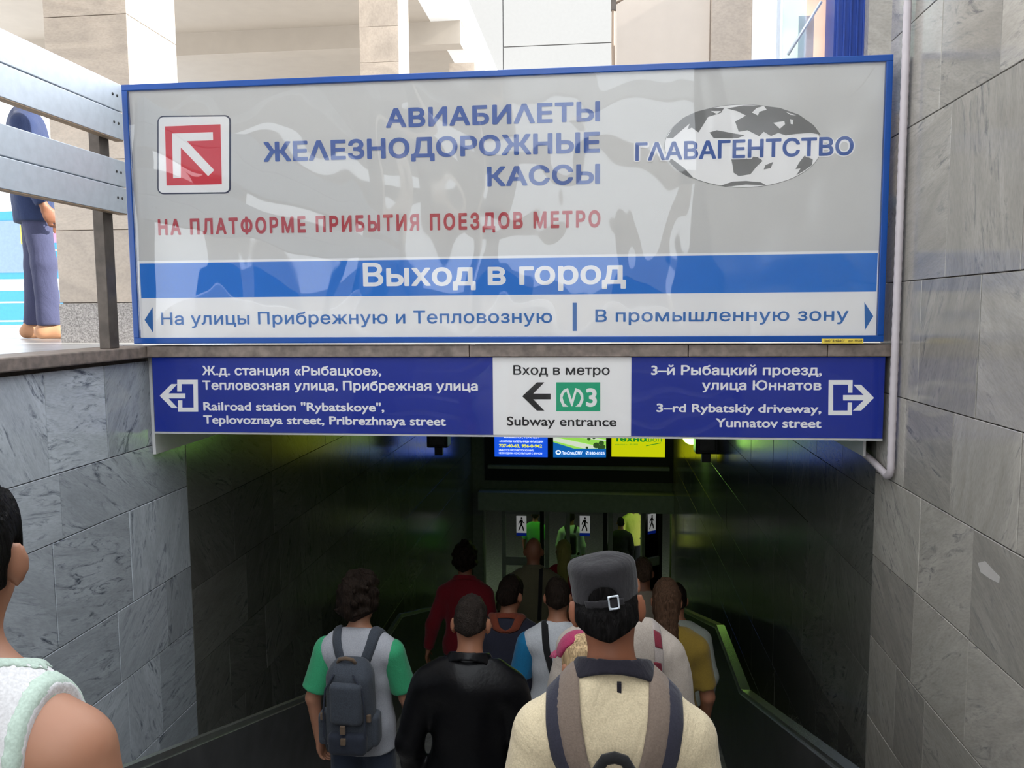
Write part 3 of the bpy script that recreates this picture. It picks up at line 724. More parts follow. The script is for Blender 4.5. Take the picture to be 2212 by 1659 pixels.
def man(par, x, y, z, s, mat, back):
    """walking-man sticker, s metres wide, on the leaf's front"""
    box('sticker', (x - s / 2, y - 0.002, z - s * 0.95), (x + s / 2, y, z + s * 0.75), M['sign_white'], par)
    box('sticker_label', (x - s / 2, y - 0.003, z - s * 1.25), (x + s / 2, y, z - s * 0.95), M['sign_navy'], par)
    def pg(pts): return prism('walking_figure', [(x + a * s, y - 0.004, z + b * s) for a, b in pts], 0.001, M['txt_black'], par)
    pg([(0.02 + 0.09 * math.cos(k * math.pi / 5), 0.52 + 0.09 * math.sin(k * math.pi / 5)) for k in range(10)])
    pg([(-0.10, 0.38), (0.10, 0.40), (0.16, 0.18), (0.30, 0.05), (0.26, -0.02), (0.10, 0.10), (0.09, -0.16), (0.22, -0.42), (0.26, -0.74), (0.16, -0.76), (0.09, -0.45), (0.0, -0.26), (-0.12, -0.46), (-0.24, -0.76), (-0.33, -0.72), (-0.22, -0.42), (-0.10, -0.12), (-0.08, 0.12), (-0.20, 0.02), (-0.24, -0.14), (-0.31, -0.12), (-0.27, 0.08)])
def leaf(name, u0, u1, label, rz=0.0, hinge='l', su=None, n=1):
    A = P(u0, 1101); B = P(u1, 1101); w = B.x - A.x; h = A.z - ZB - 0.02
    r = empty(name, (A.x, YD + 0.10, ZB + 0.01), rz); tag(r, label, 'door', kind='structure')
    t = 0.075
    box('stile', (0, 0, 0), (t, 0.045, h), M['frame_metal'], r, 0.003); box('stile', (w - t, 0, 0), (w, 0.045, h), M['black'], r, 0.003)
    box('top_rail', (t, 0, h - 0.09), (w - t, 0.045, h), M['frame_metal'], r, 0.003); box('bottom_rail', (t, 0, 0), (w - t, 0.045, 0.22), M['frame_metal'], r, 0.003)
    box('push_panel', (t, -0.012, 0.86), (w - t, 0.04, 1.02), M['frame_metal'], r, 0.003)
    box('glass_pane', (t, 0.018, 0.22), (w - t, 0.026, h - 0.09), M['glass'], r)
    sx = (P(su, 1120).x - A.x) if su else w * 0.5
    man(r, sx, 0.016, h - 0.27, 0.19, M['txt_black'], True)
    return r
leaf('door_1', 1082, 1174, 'left glass door leaf with walking man sticker beside the bald man', su=1125)
leaf('door_2', 1222, 1312, 'middle glass door leaf with walking man sticker above the grey cap', su=1263)
r3 = leaf('door_3', 1388, 1448, 'right glass door leaf standing ajar, sticker seen at an angle', rz=math.radians(38))
# posters
def poster(u0, u1, label):
    A = P(u0, 940, YD - 0.10); B = P(u1, 988, YD - 0.10); h = 1.55; r = empty('advertising_lightbox', ((A.x + B.x) / 2, YD - 0.02, B.z)); w = B.x - A.x
    tag(r, label, 'lightbox', 'backlit posters above the doors')
    box('casing', (-w / 2 - 0.035, -0.07, -0.04), (w / 2 + 0.035, 0.03, h + 0.04), M['black'], r, 0.004)
    return r, w, h
def lt(r, s, p0, p1, cap, mat, bold=0.02, Y=YD - 0.096):
    o = text('lettering', s, p0, p1, cap, Y, mat, None, bold, 0.009); o.parent = r; o.location = o.location - r.location; return o
E_blue = emit('lit_blue_poster', lin(24, 80, 210), 1.0); E_white = emit('lit_white_print', (0.85, 0.95, 1, 1), 1.0); E_yel = emit('lit_yellow_print', (0.9, 0.85, 0.05, 1), 0.9)
E_yb = emit('lit_yellow_poster', lin(200, 205, 10), 0.85); E_grn = emit('lit_green_print', lin(30, 140, 40), 0.7); E_park = emit('lit_park_picture', lin(140, 200, 80), 1.0)
E_road = emit('lit_road_picture', lin(200, 210, 190), 0.95); E_tree = emit('lit_tree_picture', lin(60, 95, 45), 0.6); E_sky = emit('lit_blue_strip', lin(20, 100, 180), 0.8)
r, w, h = poster(1068, 1183, 'backlit blue clinic poster with telephone numbers, left of the three')
box('poster', (-w / 2, -0.074, 0), (w / 2, -0.07, h), E_blue, r)
lt(r, 'МАММОЛОГ, ТЕРАПЕВТ', (1089, 946.5), (1165, 946.5), 5, E_white); lt(r, '• АНАЛИЗЫ КАПЕЛЬНИЦЫ ИНЪЕКЦИИ', (1078, 955.5), (1173, 955.5), 4, E_white)
lt(r, '707-40-63, 956-0-942', (1078, 966.5), (1171, 966.5), 7, E_yel, 0.035); lt(r, 'ИМЕЮТСЯ ПРОТИВОПОКАЗАНИЯ,', (1078, 974.5), (1153, 974.5), 4, E_white, 0.01)
lt(r, 'НЕОБХОДИМА КОНСУЛЬТАЦИЯ С ВРАЧОМ', (1078, 981), (1171, 981), 4, E_white, 0.01)
r, w, h = poster(1195, 1309, 'backlit poster of green park and roads, middle of the three')
box('poster', (-w / 2, -0.074, 0), (w / 2, -0.07, h), E_park, r); RL = r.location.copy()
def RP(px, mat, lift=0.003):
    o = pxpoly('picture_shape', px, YD - 0.096, mat, r, lift=lift); o.location = -RL; return o
RP([(1195, 969), (1309, 969), (1309, 988), (1195, 988)], E_sky)
RP([(1195, 944), (1255, 956), (1309, 968), (1262, 969), (1195, 952)], E_road); RP([(1195, 932), (1309, 950), (1309, 953), (1195, 937)], E_road); RP([(1195, 955), (1240, 969), (1195, 969)], E_sky, 0.0035)
for (a, b, s) in ((1288, 962, 7), (1299, 957, 6), (1302, 965, 6), (1272, 948, 4), (1283, 945, 4), (1268, 967, 3), (1295, 966, 5)): RP(ell_px(a, b, s, s * 0.9, 9), E_tree, 0.005)
RP(ell_px(1206, 977, 6, 5, 14), E_white, 0.006); RP(ell_px(1206, 977, 3.2, 2.6, 10), E_sky, 0.008)
lt(r, 'ЛенСпецСМУ', (1213, 982), (1258, 982), 7.5, E_white); lt(r, '✆380-0525', (1265, 982), (1306, 982), 6.5, E_white, 0.015)
r, w, h = poster(1321, 1436, 'backlit yellow shop poster with green lettering, right of the three')
box('poster', (-w / 2, -0.074, 0), (w / 2, -0.07, h), E_yb, r)
lt(r, 'техно', (1327, 954), (1396, 954), 13, E_grn, 0.04); lt(r, 'шоп', (1395, 957), (1429, 951), 11, E_grn, 0.0); lt(r, 'www.tshok.ru - 001-0000', (1328, 961), (1378, 961), 3, E_grn, 0.0)
RL = r.location.copy(); RP([(1396, 962), (1428, 956), (1428, 957.5), (1395, 964)], E_grn)
tag(box('trim_5', (xl + 0.05, YD - 0.02, P(1250, 1040).z), (xr - 0.08, YD + 0.03, -0.75), M['black']), kind='structure')

# lamps and black equipment boxes on the tunnel walls
GREEN = (0.42, 1.0, 0.16)
E_lamp = emit('green_lamp_glass', (0.62, 1.0, 0.22, 1), 5.0)
def wall_lamp(x, y, z, sg, label, energy):
    r = empty('wall_lamp', (x, y, z)); tag(r, label, 'lamp')
    bm = bmesh.new(); bmesh.ops.create_uvsphere(bm, u_segments=20, v_segments=12, radius=0.12); bmobj('globe', bm, E_lamp, r, True)
    bm = bmesh.new(); bmesh.ops.create_cone(bm, cap_ends=True, segments=16, radius1=0.07, radius2=0.05, depth=0.05)
    for v in bm.verts: v.co.z += 0.125
    bmobj('collar', bm, M['black'], r, True)
    tube('bracket', [(0, 0, 0.14), (0, 0, 0.2), (sg * 0.12, 0, 0.22), (sg * 0.26, 0, 0.22)], 0.012, M['black'], r, 8)
    L = bpy.data.lights.new('lamp_light', 'POINT'); L.energy = energy; L.color = GREEN; L.shadow_soft_size = 0.12
    lo = bpy.data.objects.new('lamp_light', L); COL.objects.link(lo); lo.parent = r; lo.location = (-sg * 0.16, -0.1, -0.05)
c = at(1494, 940, Y=10.2); wall_lamp(c.x, c.y, c.z, 1, 'round green-white wall lamp on the right tunnel wall, behind black box', 4.5)
def eq(x, y, z, sg, label):
    r = empty('equipment_box', (x, y, z)); tag(r, label, 'box')
    box('housing', (-0.13, -0.12, -0.11), (0.13, 0.12, 0.14), M['black'], r, 0.015); box('stem', (-0.05, -0.04, -0.22), (0.05, 0.04, -0.11), M['black'], r, 0.006)
    tube('bracket', [(0, 0, 0.14), (0, 0, 0.24), (sg * 0.125, 0, 0.25)], 0.018, M['black'], r, 8)
    box('cover', (-0.09, -0.135, -0.07), (0.09, -0.12, 0.08), M['dado'], r, 0.006)
c = at(1531, 957, Y=9.2); eq(c.x - 0.03, c.y, c.z, 1, 'black equipment box hung on the right tunnel wall in front of lamp')
c = at(948, 945, Y=9.6); eq(c.x, c.y, c.z, -1, 'black equipment box hung on the left tunnel wall')

# hall behind the doors
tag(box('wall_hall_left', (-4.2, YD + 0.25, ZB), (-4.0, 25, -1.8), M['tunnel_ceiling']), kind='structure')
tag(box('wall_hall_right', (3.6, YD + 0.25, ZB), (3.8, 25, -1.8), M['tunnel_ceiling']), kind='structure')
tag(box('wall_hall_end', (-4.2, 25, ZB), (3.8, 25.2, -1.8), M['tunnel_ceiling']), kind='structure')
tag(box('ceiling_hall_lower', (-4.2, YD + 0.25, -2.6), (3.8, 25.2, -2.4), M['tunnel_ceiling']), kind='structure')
for i, (x, y) in enumerate(((-1.25, 14.9), (0.75, 15.0))):
    r = empty('ceiling_lamp', (x, y, -2.64)); tag(r, ('green fluorescent ceiling lamp in the lower hall, left side', 'green fluorescent ceiling lamp in the lower hall, right side')[i], 'lamp')
    box('housing', (-0.65, -0.1, 0.0), (0.65, 0.1, 0.045), M['frame_metal'], r); box('tube', (-0.6, -0.04, -0.05), (0.6, 0.04, 0), E_lamp, r, 0.015)
    L = bpy.data.lights.new('tube_light', 'AREA'); L.shape = 'RECTANGLE'; L.size = 1.2; L.size_y = 0.12; L.energy = 6; L.color = GREEN
    lo = bpy.data.objects.new('tube_light', L); COL.objects.link(lo); lo.parent = r; lo.location = (0, 0, -0.07)

# metro train far left
tr = empty('train', (-12.4, 16.0, -1.1)); tag(tr, 'blue metro train with white stripe at the platform, far left', 'train')
def body(name, z0, z1, mat, grow=0.0, y0=0.0, y1=9.0):
    prof = []
    for k in range(0, 13):
        z = z0 + (z1 - z0) * k / 12; t = max(0, (z - 2.4) / 1.1); hw = 1.42 - 0.30 * min(1, t) ** 2.2 - (0.9 * max(0, (z - 3.15)) / 0.35 if z > 3.15 else 0)
        prof.append((max(0.2, hw + grow), z))
    bm = bmesh.new(); a = []; b = []
    for (w_, z) in prof: a.append(bm.verts.new((w_, y0, z))); b.append(bm.verts.new((w_, y1, z)))
    for (w_, z) in prof[::-1]: a.append(bm.verts.new((-w_, y0, z))); b.append(bm.verts.new((-w_, y1, z)))
    n = len(a); bm.faces.new(a); bm.faces.new(b[::-1])
    for i in range(n): bm.faces.new((a[i], b[i], b[(i + 1) % n], a[(i + 1) % n]))
    return bmobj(name, bm, mat, tr)
body('shell', 0.2, 3.5, M['train_blue']); body('white_stripe', 1.62, 1.86, M['train_white'], 0.006, -0.006); body('roof', 3.3, 3.52, M['train_white'], 0.01, -0.012)
for z in (0.55, 0.95, 1.35, 2.1, 2.45, 2.8): box('seam', (-1.38, -0.010, z), (1.38, 0, z + 0.03), M['train_white'], tr)
box('windscreen', (-1.1, -0.02, 2.0), (0.42, 0.0, 3.1), M['train_glass'], tr, 0.004)
box('marker_strip', (0.72, -0.02, 2.62), (1.12, 0, 2.82), M['pink'], tr); box('marker_strip', (0.15, -0.03, 2.6), (0.40, -0.02, 3.0), M['yellow'], tr)
box('undercarriage', (-1.3, 0.2, -0.1), (1.3, 8.8, 0.2), M['black'], tr)
# a smear of white paint on the right wall
P_ = [at(u, v, X=XR - 0.0015) for u, v in ((2112, 1216), (2128, 1212), (2146, 1232), (2160, 1246), (2158, 1260), (2138, 1250), (2118, 1236))]
bm = bmesh.new(); f_ = [bm.verts.new(p) for p in P_]; g_ = [bm.verts.new(p + Vector((0.0012, 0, 0))) for p in P_]
bm.faces.new(f_); bm.faces.new(g_[::-1])
for i in range(len(P_)): bm.faces.new((f_[i], g_[i], g_[(i + 1) % len(P_)], f_[(i + 1) % len(P_)]))
tag(bmobj('paint_smear', bm, plain('old_white_paint', lin(176, 172, 168), 0.7)), 'small smear of white paint on the right marble wall', 'paint smear')
# ---------------------------------------------------------------- people: bodies as one continuous surface each
class Field:
    """smooth union of simple primitives, meshed with surface nets"""
    def __init__(s): s.p = []; s.cuts = []; s.subs = []; s.noise = None
    def add(s, f, lo, hi, k=0.03): s.p.append((f, np.array(lo, float), np.array(hi, float), k)); return s
    def __call__(s, x, y, z):
        d = np.full(np.broadcast(x, y, z).shape, 1.0)
        for f, lo, hi, k in s.p: d = smin(d, f(x, y, z), k)
        return s.post(d, x, y, z)
    def post(s, d, x, y, z):
        if s.noise: d = d + s.noise(x, y, z)
        for f in s.subs: d = np.maximum(d, -f(x, y, z))
        for f in s.cuts: d = np.maximum(d, f(x, y, z))
        return d
    def grid(s, h):
        lo = np.min([p[1] for p in s.p], 0) - 3 * h - 0.02; hi = np.max([p[2] for p in s.p], 0) + 3 * h + 0.02
        n = np.ceil((hi - lo) / h).astype(int) + 1
        ax = [lo[i] + h * np.arange(n[i]) for i in range(3)]
        d = np.full(n, 0.5)
        for f, a, b, k in s.p:
            m = k + 2.5 * h
            i0 = np.maximum(0, np.floor((a - m - lo) / h).astype(int)); i1 = np.minimum(n, np.ceil((b + m - lo) / h).astype(int) + 1)
            sl = tuple(slice(i0[i], i1[i]) for i in range(3))
            X = ax[0][sl[0]][:, None, None]; Y = ax[1][sl[1]][None, :, None]; Z = ax[2][sl[2]][None, None, :]
            d[sl] = smin(d[sl], f(X, Y, Z), k)
        X = ax[0][:, None, None]; Y = ax[1][None, :, None]; Z = ax[2][None, None, :]
        return s.post(d, X, Y, Z), lo
def smin(a, b, k):
    h = np.maximum(k - np.abs(a - b), 0.0) / k
    return np.minimum(a, b) - h * h * k * 0.25
def nets(d, lo, h):
    ins = d < 0
    c = np.zeros(tuple(n - 1 for n in d.shape), np.int8)
    for i in (0, 1):
        for j in (0, 1):
            for k in (0, 1): c += ins[i:c.shape[0] + i, j:c.shape[1] + j, k:c.shape[2] + k]
    I = np.argwhere((c > 0) & (c < 8))
    idx = np.full(c.shape, -1, np.int64); idx[tuple(I.T)] = np.arange(len(I))
    acc = np.zeros((len(I), 3)); cnt = np.zeros(len(I))
    cor = [np.array(v) for v in ((0, 0, 0), (1, 0, 0), (0, 1, 0), (1, 1, 0), (0, 0, 1), (1, 0, 1), (0, 1, 1), (1, 1, 1))]
    val = [d[tuple((I + v).T)] for v in cor]
    for a in range(8):
        for b in range(a + 1, 8):
            if np.abs(cor[a] - cor[b]).sum() != 1: continue
            m = (val[a] < 0) != (val[b] < 0)
            t = np.where(m, val[a] / np.where(m, val[a] - val[b], 1), 0)
            acc += np.where(m[:, None], cor[a] + t[:, None] * (cor[b] - cor[a]), 0); cnt += m
    V = lo + h * (I + acc / cnt[:, None])
    Q = []
    for ax in range(3):
        o1, o2 = (ax + 1) % 3, (ax + 2) % 3
        s0 = [slice(1, -1)] * 3; s1 = [slice(1, -1)] * 3
        s0[ax] = slice(0, -1); s1[ax] = slice(1, None)
        A = ins[tuple(s0)]; B = ins[tuple(s1)]
        E = np.argwhere(A != B)
        if not len(E): continue
        fl = A[tuple(E.T)]
        base = E.copy(); base[:, o1] += 1; base[:, o2] += 1
        q = []
        for u, v in ((-1, -1), (0, -1), (0, 0), (-1, 0)):
            p = base.copy(); p[:, o1] += u; p[:, o2] += v; q.append(idx[tuple(p.T)])
        q = np.stack(q, 1); q[~fl] = q[~fl][:, ::-1]; Q.append(q)
    Q = np.concatenate(Q); return V, Q[(Q >= 0).all(1)]
def field_obj(name, fld, h, mat, parent):
    d, lo = fld.grid(h); V, Q = nets(d, lo, h)
    for lam in (0.5, -0.3, 0.4):                         # relax the steps of the grid
        acc = np.zeros_like(V); cnt = np.zeros(len(V))
        for a, b in ((0, 1), (1, 2), (2, 3), (3, 0)):
            np.add.at(acc, Q[:, a], V[Q[:, b]]); np.add.at(acc, Q[:, b], V[Q[:, a]]); np.add.at(cnt, Q[:, a], 1); np.add.at(cnt, Q[:, b], 1)
        V = V + lam * (acc / np.maximum(cnt, 1)[:, None] - V)
    return from_arrays(name, V, Q, mat, parent)

def cone(a, b, ra, rb, fy=1.0, cut0=False, cut1=False):
    a = np.array(a, float); b = np.array(b, float); ba = b - a; L = (ba * ba).sum() + 1e-12
    def f(x, y, z):
        px, py, pz = x - a[0], y - a[1], z - a[2]
        t0 = (px * ba[0] + py * ba[1] + pz * ba[2]) / L; t = np.clip(t0, 0, 1)
        qx, qy, qz = px - t * ba[0], (py - t * ba[1]) / fy, pz - t * ba[2]
        d = np.sqrt(qx * qx + qy * qy + qz * qz) - (ra + t * (rb - ra))
        ln = math.sqrt(L)
        if cut1: d = np.maximum(d, (t0 - 1) * ln)
        if cut0: d = np.maximum(d, -t0 * ln)
        return d
    r = max(ra, rb); return f, np.minimum(a, b) - r, np.maximum(a, b) + r
def ell(c, r, R=None):
    c = np.array(c, float); r = np.array(r, float)
    def f(x, y, z):
        x, y, z = x - c[0], y - c[1], z - c[2]
        if R is not None: x, y, z = (R[0, 0] * x + R[1, 0] * y + R[2, 0] * z, R[0, 1] * x + R[1, 1] * y + R[2, 1] * z, R[0, 2] * x + R[1, 2] * y + R[2, 2] * z)
        k0 = np.sqrt((x / r[0]) ** 2 + (y / r[1]) ** 2 + (z / r[2]) ** 2); k1 = np.sqrt((x / r[0] ** 2) ** 2 + (y / r[1] ** 2) ** 2 + (z / r[2] ** 2) ** 2)
        return k0 * (k0 - 1) / (k1 + 1e-9)
    m = r.max() if R is not None else r; return f, c - m, c + m
def rbox(c, hh, rad, R=None):
    c = np.array(c, float); hh = np.array(hh, float)
    def f(x, y, z):
        x, y, z = x - c[0], y - c[1], z - c[2]
        if R is not None: x, y, z = (R[0, 0] * x + R[1, 0] * y + R[2, 0] * z, R[0, 1] * x + R[1, 1] * y + R[2, 1] * z, R[0, 2] * x + R[1, 2] * y + R[2, 2] * z)
        qx, qy, qz = np.abs(x) - hh[0] + rad, np.abs(y) - hh[1] + rad, np.abs(z) - hh[2] + rad
        o = np.sqrt(np.maximum(qx, 0) ** 2 + np.maximum(qy, 0) ** 2 + np.maximum(qz, 0) ** 2)
        return o + np.minimum(np.maximum(qx, np.maximum(qy, qz)), 0) - rad
    m = np.full(3, np.linalg.norm(hh)) if R is not None else hh; return f, c - m, c + m
def wrinkles(seed, amp, fr=(20, 16, 13)):
    rs = np.random.RandomState(seed); W_ = [(rs.normal(size=3) * np.array(fr), rs.uniform(0, 6.28)) for _ in range(7)]
    def f(x, y, z):
        s = 0
        for (k, ph) in W_: s = s + np.sin(k[0] * x + k[1] * y + k[2] * z + ph + 1.3 * np.sin(4 * x + 5 * z + ph))
        return s * (amp / 3.0)
    return f
def rotm(rx=0, rz=0, ry=0):
    cx, sx, cz, sz, cy, sy = math.cos(rx), math.sin(rx), math.cos(rz), math.sin(rz), math.cos(ry), math.sin(ry)
    Rx = np.array([[1, 0, 0], [0, cx, -sx], [0, sx, cx]]); Rz = np.array([[cz, -sz, 0], [sz, cz, 0], [0, 0, 1]]); Ry = np.array([[cy, 0, sy], [0, 1, 0], [-sy, 0, cy]])
    return Rz @ Ry @ Rx

SKIN = {}
def skin(name, col):
    k = NM(name); co = k.n('ShaderNodeTexCoord'); nz = k.n('ShaderNodeTexNoise', Scale=9.0, Detail=4.0); k.l(co.outputs['Object'], nz.inputs['Vector'])
    lo = (col[0] * 0.9, col[1] * 0.82, col[2] * 0.8, 1); k.l(k.ramp(nz.outputs[0], [(0.3, lo), (0.7, col)]), k.b.inputs['Base Color'])
    k.b.inputs['Roughness'].default_value = 0.55; k.b.inputs['Subsurface Weight'].default_value = 0.08; k.b.inputs['Subsurface Radius'].default_value = (0.02, 0.008, 0.004)
    return k.m
def hairmat(name, col, rough=0.5, sc=(90, 90, 12), lightening=1.6):
    k = NM(name); co = k.n('ShaderNodeTexCoord'); mp = k.n('ShaderNodeMapping'); mp.inputs['Scale'].default_value = sc
    nz = k.n('ShaderNodeTexNoise', Scale=1.6, Detail=5.0, Distortion=0.6); k.l(co.outputs['Object'], mp.inputs[0]); k.l(mp.outputs[0], nz.inputs['Vector'])
    hi = tuple(min(1, c * lightening) for c in col[:3]) + (1,); lo = tuple(c * 0.5 for c in col[:3]) + (1,)
    k.l(k.ramp(nz.outputs[0], [(0.3, lo), (0.7, hi)]), k.b.inputs['Base Color'])
    k.b.inputs['Roughness'].default_value = rough; k.bump(nz.outputs[0], 0.6, 0.02); k.b.inputs['Specular IOR Level'].default_value = 0.06
    return k.m
M['skin'] = skin('skin_warm', (0.27, 0.118, 0.064, 1)); M['skin_light'] = skin('skin_light', (0.36, 0.175, 0.105, 1)); M['skin_tan'] = skin('skin_tan', (0.26, 0.098, 0.048, 1))
M['hair_black'] = hairmat('black_hair', (0.005, 0.0045, 0.0045, 1)); M['hair_brown'] = hairmat('dark_brown_hair', (0.011, 0.0072, 0.0052, 1)); M['hair_chest'] = hairmat('long_brown_hair', (0.055, 0.030, 0.018, 1), sc=(120, 120, 5))
M['hair_blond'] = hairmat('blonde_hair', (0.42, 0.30, 0.17, 1), sc=(120, 120, 5)); M['hair_short'] = hairmat('short_greying_hair', (0.016, 0.012, 0.010, 1), sc=(120, 120, 120)); M['hair_mid'] = hairmat('brown_hair', (0.07, 0.045, 0.03, 1))
M['eye'] = plain('eye_white', (0.8, 0.78, 0.75, 1), 0.2)
M['denim'] = cloth('dark_denim', (0.03, 0.04, 0.065, 1)); M['trouser_dark'] = cloth('dark_trouser_cloth', (0.022, 0.022, 0.026, 1)); M['trouser_grey'] = cloth('grey_trouser_cloth', (0.09, 0.09, 0.095, 1)); M['trouser_beige'] = cloth('beige_trouser_cloth', (0.30, 0.26, 0.2, 1))
M['shoe_dark'] = plain('dark_shoe_leather', (0.02, 0.018, 0.016, 1), 0.4); M['shoe_tan'] = plain('tan_sneaker_suede', (0.46, 0.24, 0.13, 1), 0.7)

def person(label, u, v, Y, build=1.0, h=None, rz=0.0, pitch=0.2, turn=0.0, tilt=0.0, skinm='skin', arms=None, res=0.010, hair=None, hairm='hair_brown', H=None, base_z=None, top=None,
           sleeve=0.42, grow=0.016, topm=None, sleevem=None, trousers='trouser_dark', shoes='shoe_dark', collar=None, cut_hem=0.86, tank=False, hair_cut=None, drop=0.0, wr=0.004, seed=1, lean=0.0, stride=0.10, female=False, neckline=0.0):
    """head top at pixel (u, v) on the plane Y; feet on whatever lies below"""
    hp = at(u, v, Y=Y); fz = floor_z(Y) if base_z is None else base_z
    if H is None: H = hp.z - fz
    s = H / 1.75; w = build * s
    root = empty('person', (hp.x, Y, fz), rz); tag(root, label, 'person')
    def L(x, y, z):                                   # figure space: lean tips everything above the hips forward
        y2 = y + max(0, z - 0.95) * lean
        return np.array([x * w, y2 * s, z * s])
    piv = L(0, 0.0, 1.50); RH = rotm(-pitch, turn, tilt)
    def Hd(x, y, z): return piv + RH @ (np.array([x, y, z - 1.50]) * s)   # head space
    sh = 0.170 if female else 0.185
    B = Field(); kk = 0.05 * s
    leg = []
    for sg in (-1, 1):
        st_ = stride * sg
        hip = L(0.088 * sg, 0, 0.93); kn = L(0.095 * sg, 0.5 * st_ + 0.02, 0.49); an = L(0.10 * sg, st_, 0.09)
        leg.append((hip, kn, an, sg, st_))
    def torso(fd, g, kf=1.0):
        k = kk
        fd.add(*cone(L(0, 0, 0.95), L(0, 0, 1.02), 0.155 * w + g, 0.150 * w + g, 0.70), k)
        fd.add(*cone(L(0, 0, 1.04), L(0, 0.0, 1.22), (0.125 if female else 0.140) * w + g, (0.145 if female else 0.158) * w + g, 0.68), k)
        fd.add(*cone(L(0, -0.005, 1.22), L(0, -0.015, 1.34), 0.155 * w + g, 0.150 * w + g, 0.70), k)
        fd.add(*cone(L(-sh + 0.045, -0.018, 1.352 - drop), L(sh - 0.045, -0.018, 1.352 - drop), 0.060 * s + g, 0.060 * s + g), k)
        for sg in (-1, 1): fd.add(*cone(L(0.045 * sg, -0.022, 1.448), L(0.155 * sg, -0.020, 1.372 - drop), 0.043 * s + g, 0.040 * s + g), k)
    torso(B, 0)
    B.add(*cone(L(0, -0.018, 1.43), Hd(0, 0.005, 1.565), 0.060 * s, 0.055 * s), 0.035 * s)
    # head
    B.add(*ell(Hd(0, 0.012, 1.650), np.array([0.071, 0.094, 0.100]) * s, RH), 0.02 * s)
    B.add(*ell(Hd(0, 0.040, 1.590), np.array([0.058, 0.066, 0.062]) * s, RH), 0.03 * s)
    B.add(*ell(Hd(0, 0.085, 1.545), np.array([0.028, 0.022, 0.020]) * s, RH), 0.02 * s)
    B.add(*cone(Hd(0, 0.104, 1.66), Hd(0, 0.121, 1.612), 0.009 * s, 0.014 * s), 0.012 * s)
    for sg in (-1, 1):
        RE = RH @ rotm(0.15, -0.60 * sg)
        B.add(*ell(Hd(0.081 * sg, 0.000, 1.626), np.array([0.009, 0.023, 0.034]) * s, RE), 0.008 * s)
        B.add(*ell(Hd(0.077 * sg, 0.008, 1.598), np.array([0.007, 0.010, 0.014]) * s, RE), 0.008 * s)
        B.add(*ell(Hd(0.030 * sg, 0.102, 1.663), np.array([0.022, 0.010, 0.008]) * s, RH), 0.01 * s)
    B.add(*ell(Hd(0, 0.103, 1.575), np.array([0.024, 0.010, 0.007]) * s, RH), 0.006 * s)
    # arms and hands
    arms = arms or [None, None]; A = []
    for sg, a in zip((-1, 1), arms):
        a = a or ((0.060, -0.03, -0.285), (0.055, 0.075, -0.52))
        S0 = L(sh * sg, -0.018, 1.350 - drop); El = L((sh + a[0][0]) * sg, a[0][1], 1.365 - drop + a[0][2]); Wr = L((sh + a[1][0]) * sg, a[1][1], 1.365 - drop + a[1][2])
        A.append((S0, El, Wr, sg))
        B.add(*cone(S0, El, 0.052 * s, 0.040 * s), 0.04 * s); B.add(*cone(El, Wr, 0.041 * s, 0.027 * s), 0.02 * s)
        d = (Wr - El) / np.linalg.norm(Wr - El); n = np.array([-sg * 1.0, -0.1, 0.0]); n = n - d * (n @ d); n /= np.linalg.norm(n)
        f = np.cross(d, n); f = f if f[1] > 0 else -f
        pc = Wr + d * 0.052 * s; RP_ = np.stack([d, f, n], 1)
        B.add(*ell(pc, np.array([0.056, 0.042, 0.017]) * s, RP_), 0.02 * s)
        for i, ln in enumerate((0.070, 0.078, 0.073, 0.056)):
            p0 = Wr + (d * (0.088 - 0.004 * abs(i - 1)) + f * (0.030 - 0.020 * i)) * s
            q1 = p0 + (d * math.cos(0.35) + n * math.sin(0.35)) * ln * 0.45 * s; q2 = q1 + (d * math.cos(0.9) + n * math.sin(0.9)) * ln * 0.33 * s; q3 = q2 + (d * math.cos(1.3) + n * math.sin(1.3)) * ln * 0.24 * s
            B.add(*cone(p0 - d * 0.02 * s, q1, 0.0095 * s, 0.0088 * s), 0.006 * s); B.add(*cone(q1, q2, 0.0088 * s, 0.008 * s), 0.004 * s); B.add(*cone(q2, q3, 0.008 * s, 0.007 * s), 0.004 * s)
        t0 = Wr + (d * 0.03 + f * 0.026) * s; t1 = t0 + (d * 0.7 + f * 0.55 + n * 0.35) * 0.042 * s; t2 = t1 + (d * 0.9 + f * 0.15 + n * 0.45) * 0.03 * s
        B.add(*cone(t0, t1, 0.0125 * s, 0.0105 * s), 0.012 * s); B.add(*cone(t1, t2, 0.0105 * s, 0.0085 * s), 0.005 * s)
    for hip, kn, an, sg, st_ in leg:
        B.add(*cone(hip, kn, 0.080 * w, 0.052 * s), 0.04 * s); B.add(*cone(kn, an, 0.052 * s, 0.034 * s), 0.02 * s)
        B.add(*cone(an - np.array([0, 0.03, 0.03]) * s, an + np.array([0.01 * sg, 0.13, -0.055]) * s, 0.032 * s, 0.026 * s), 0.02 * s)
    bo = field_obj('body', B, res * s, M[skinm], root)
    for sg in (-1, 1):
        bm = bmesh.new(); bmesh.ops.create_uvsphere(bm, u_segments=10, v_segments=8, radius=0.0115 * s)
        bmobj('eye', bm, M['eye'], root, True, Vector(Hd(0.030 * sg, 0.087, 1.648)))
    # clothing
    R = {'root': root, 'L': L, 'Hd': Hd, 'RH': RH, 's': s, 'w': w, 'arms': A, 'sh': sh, 'fz': fz}
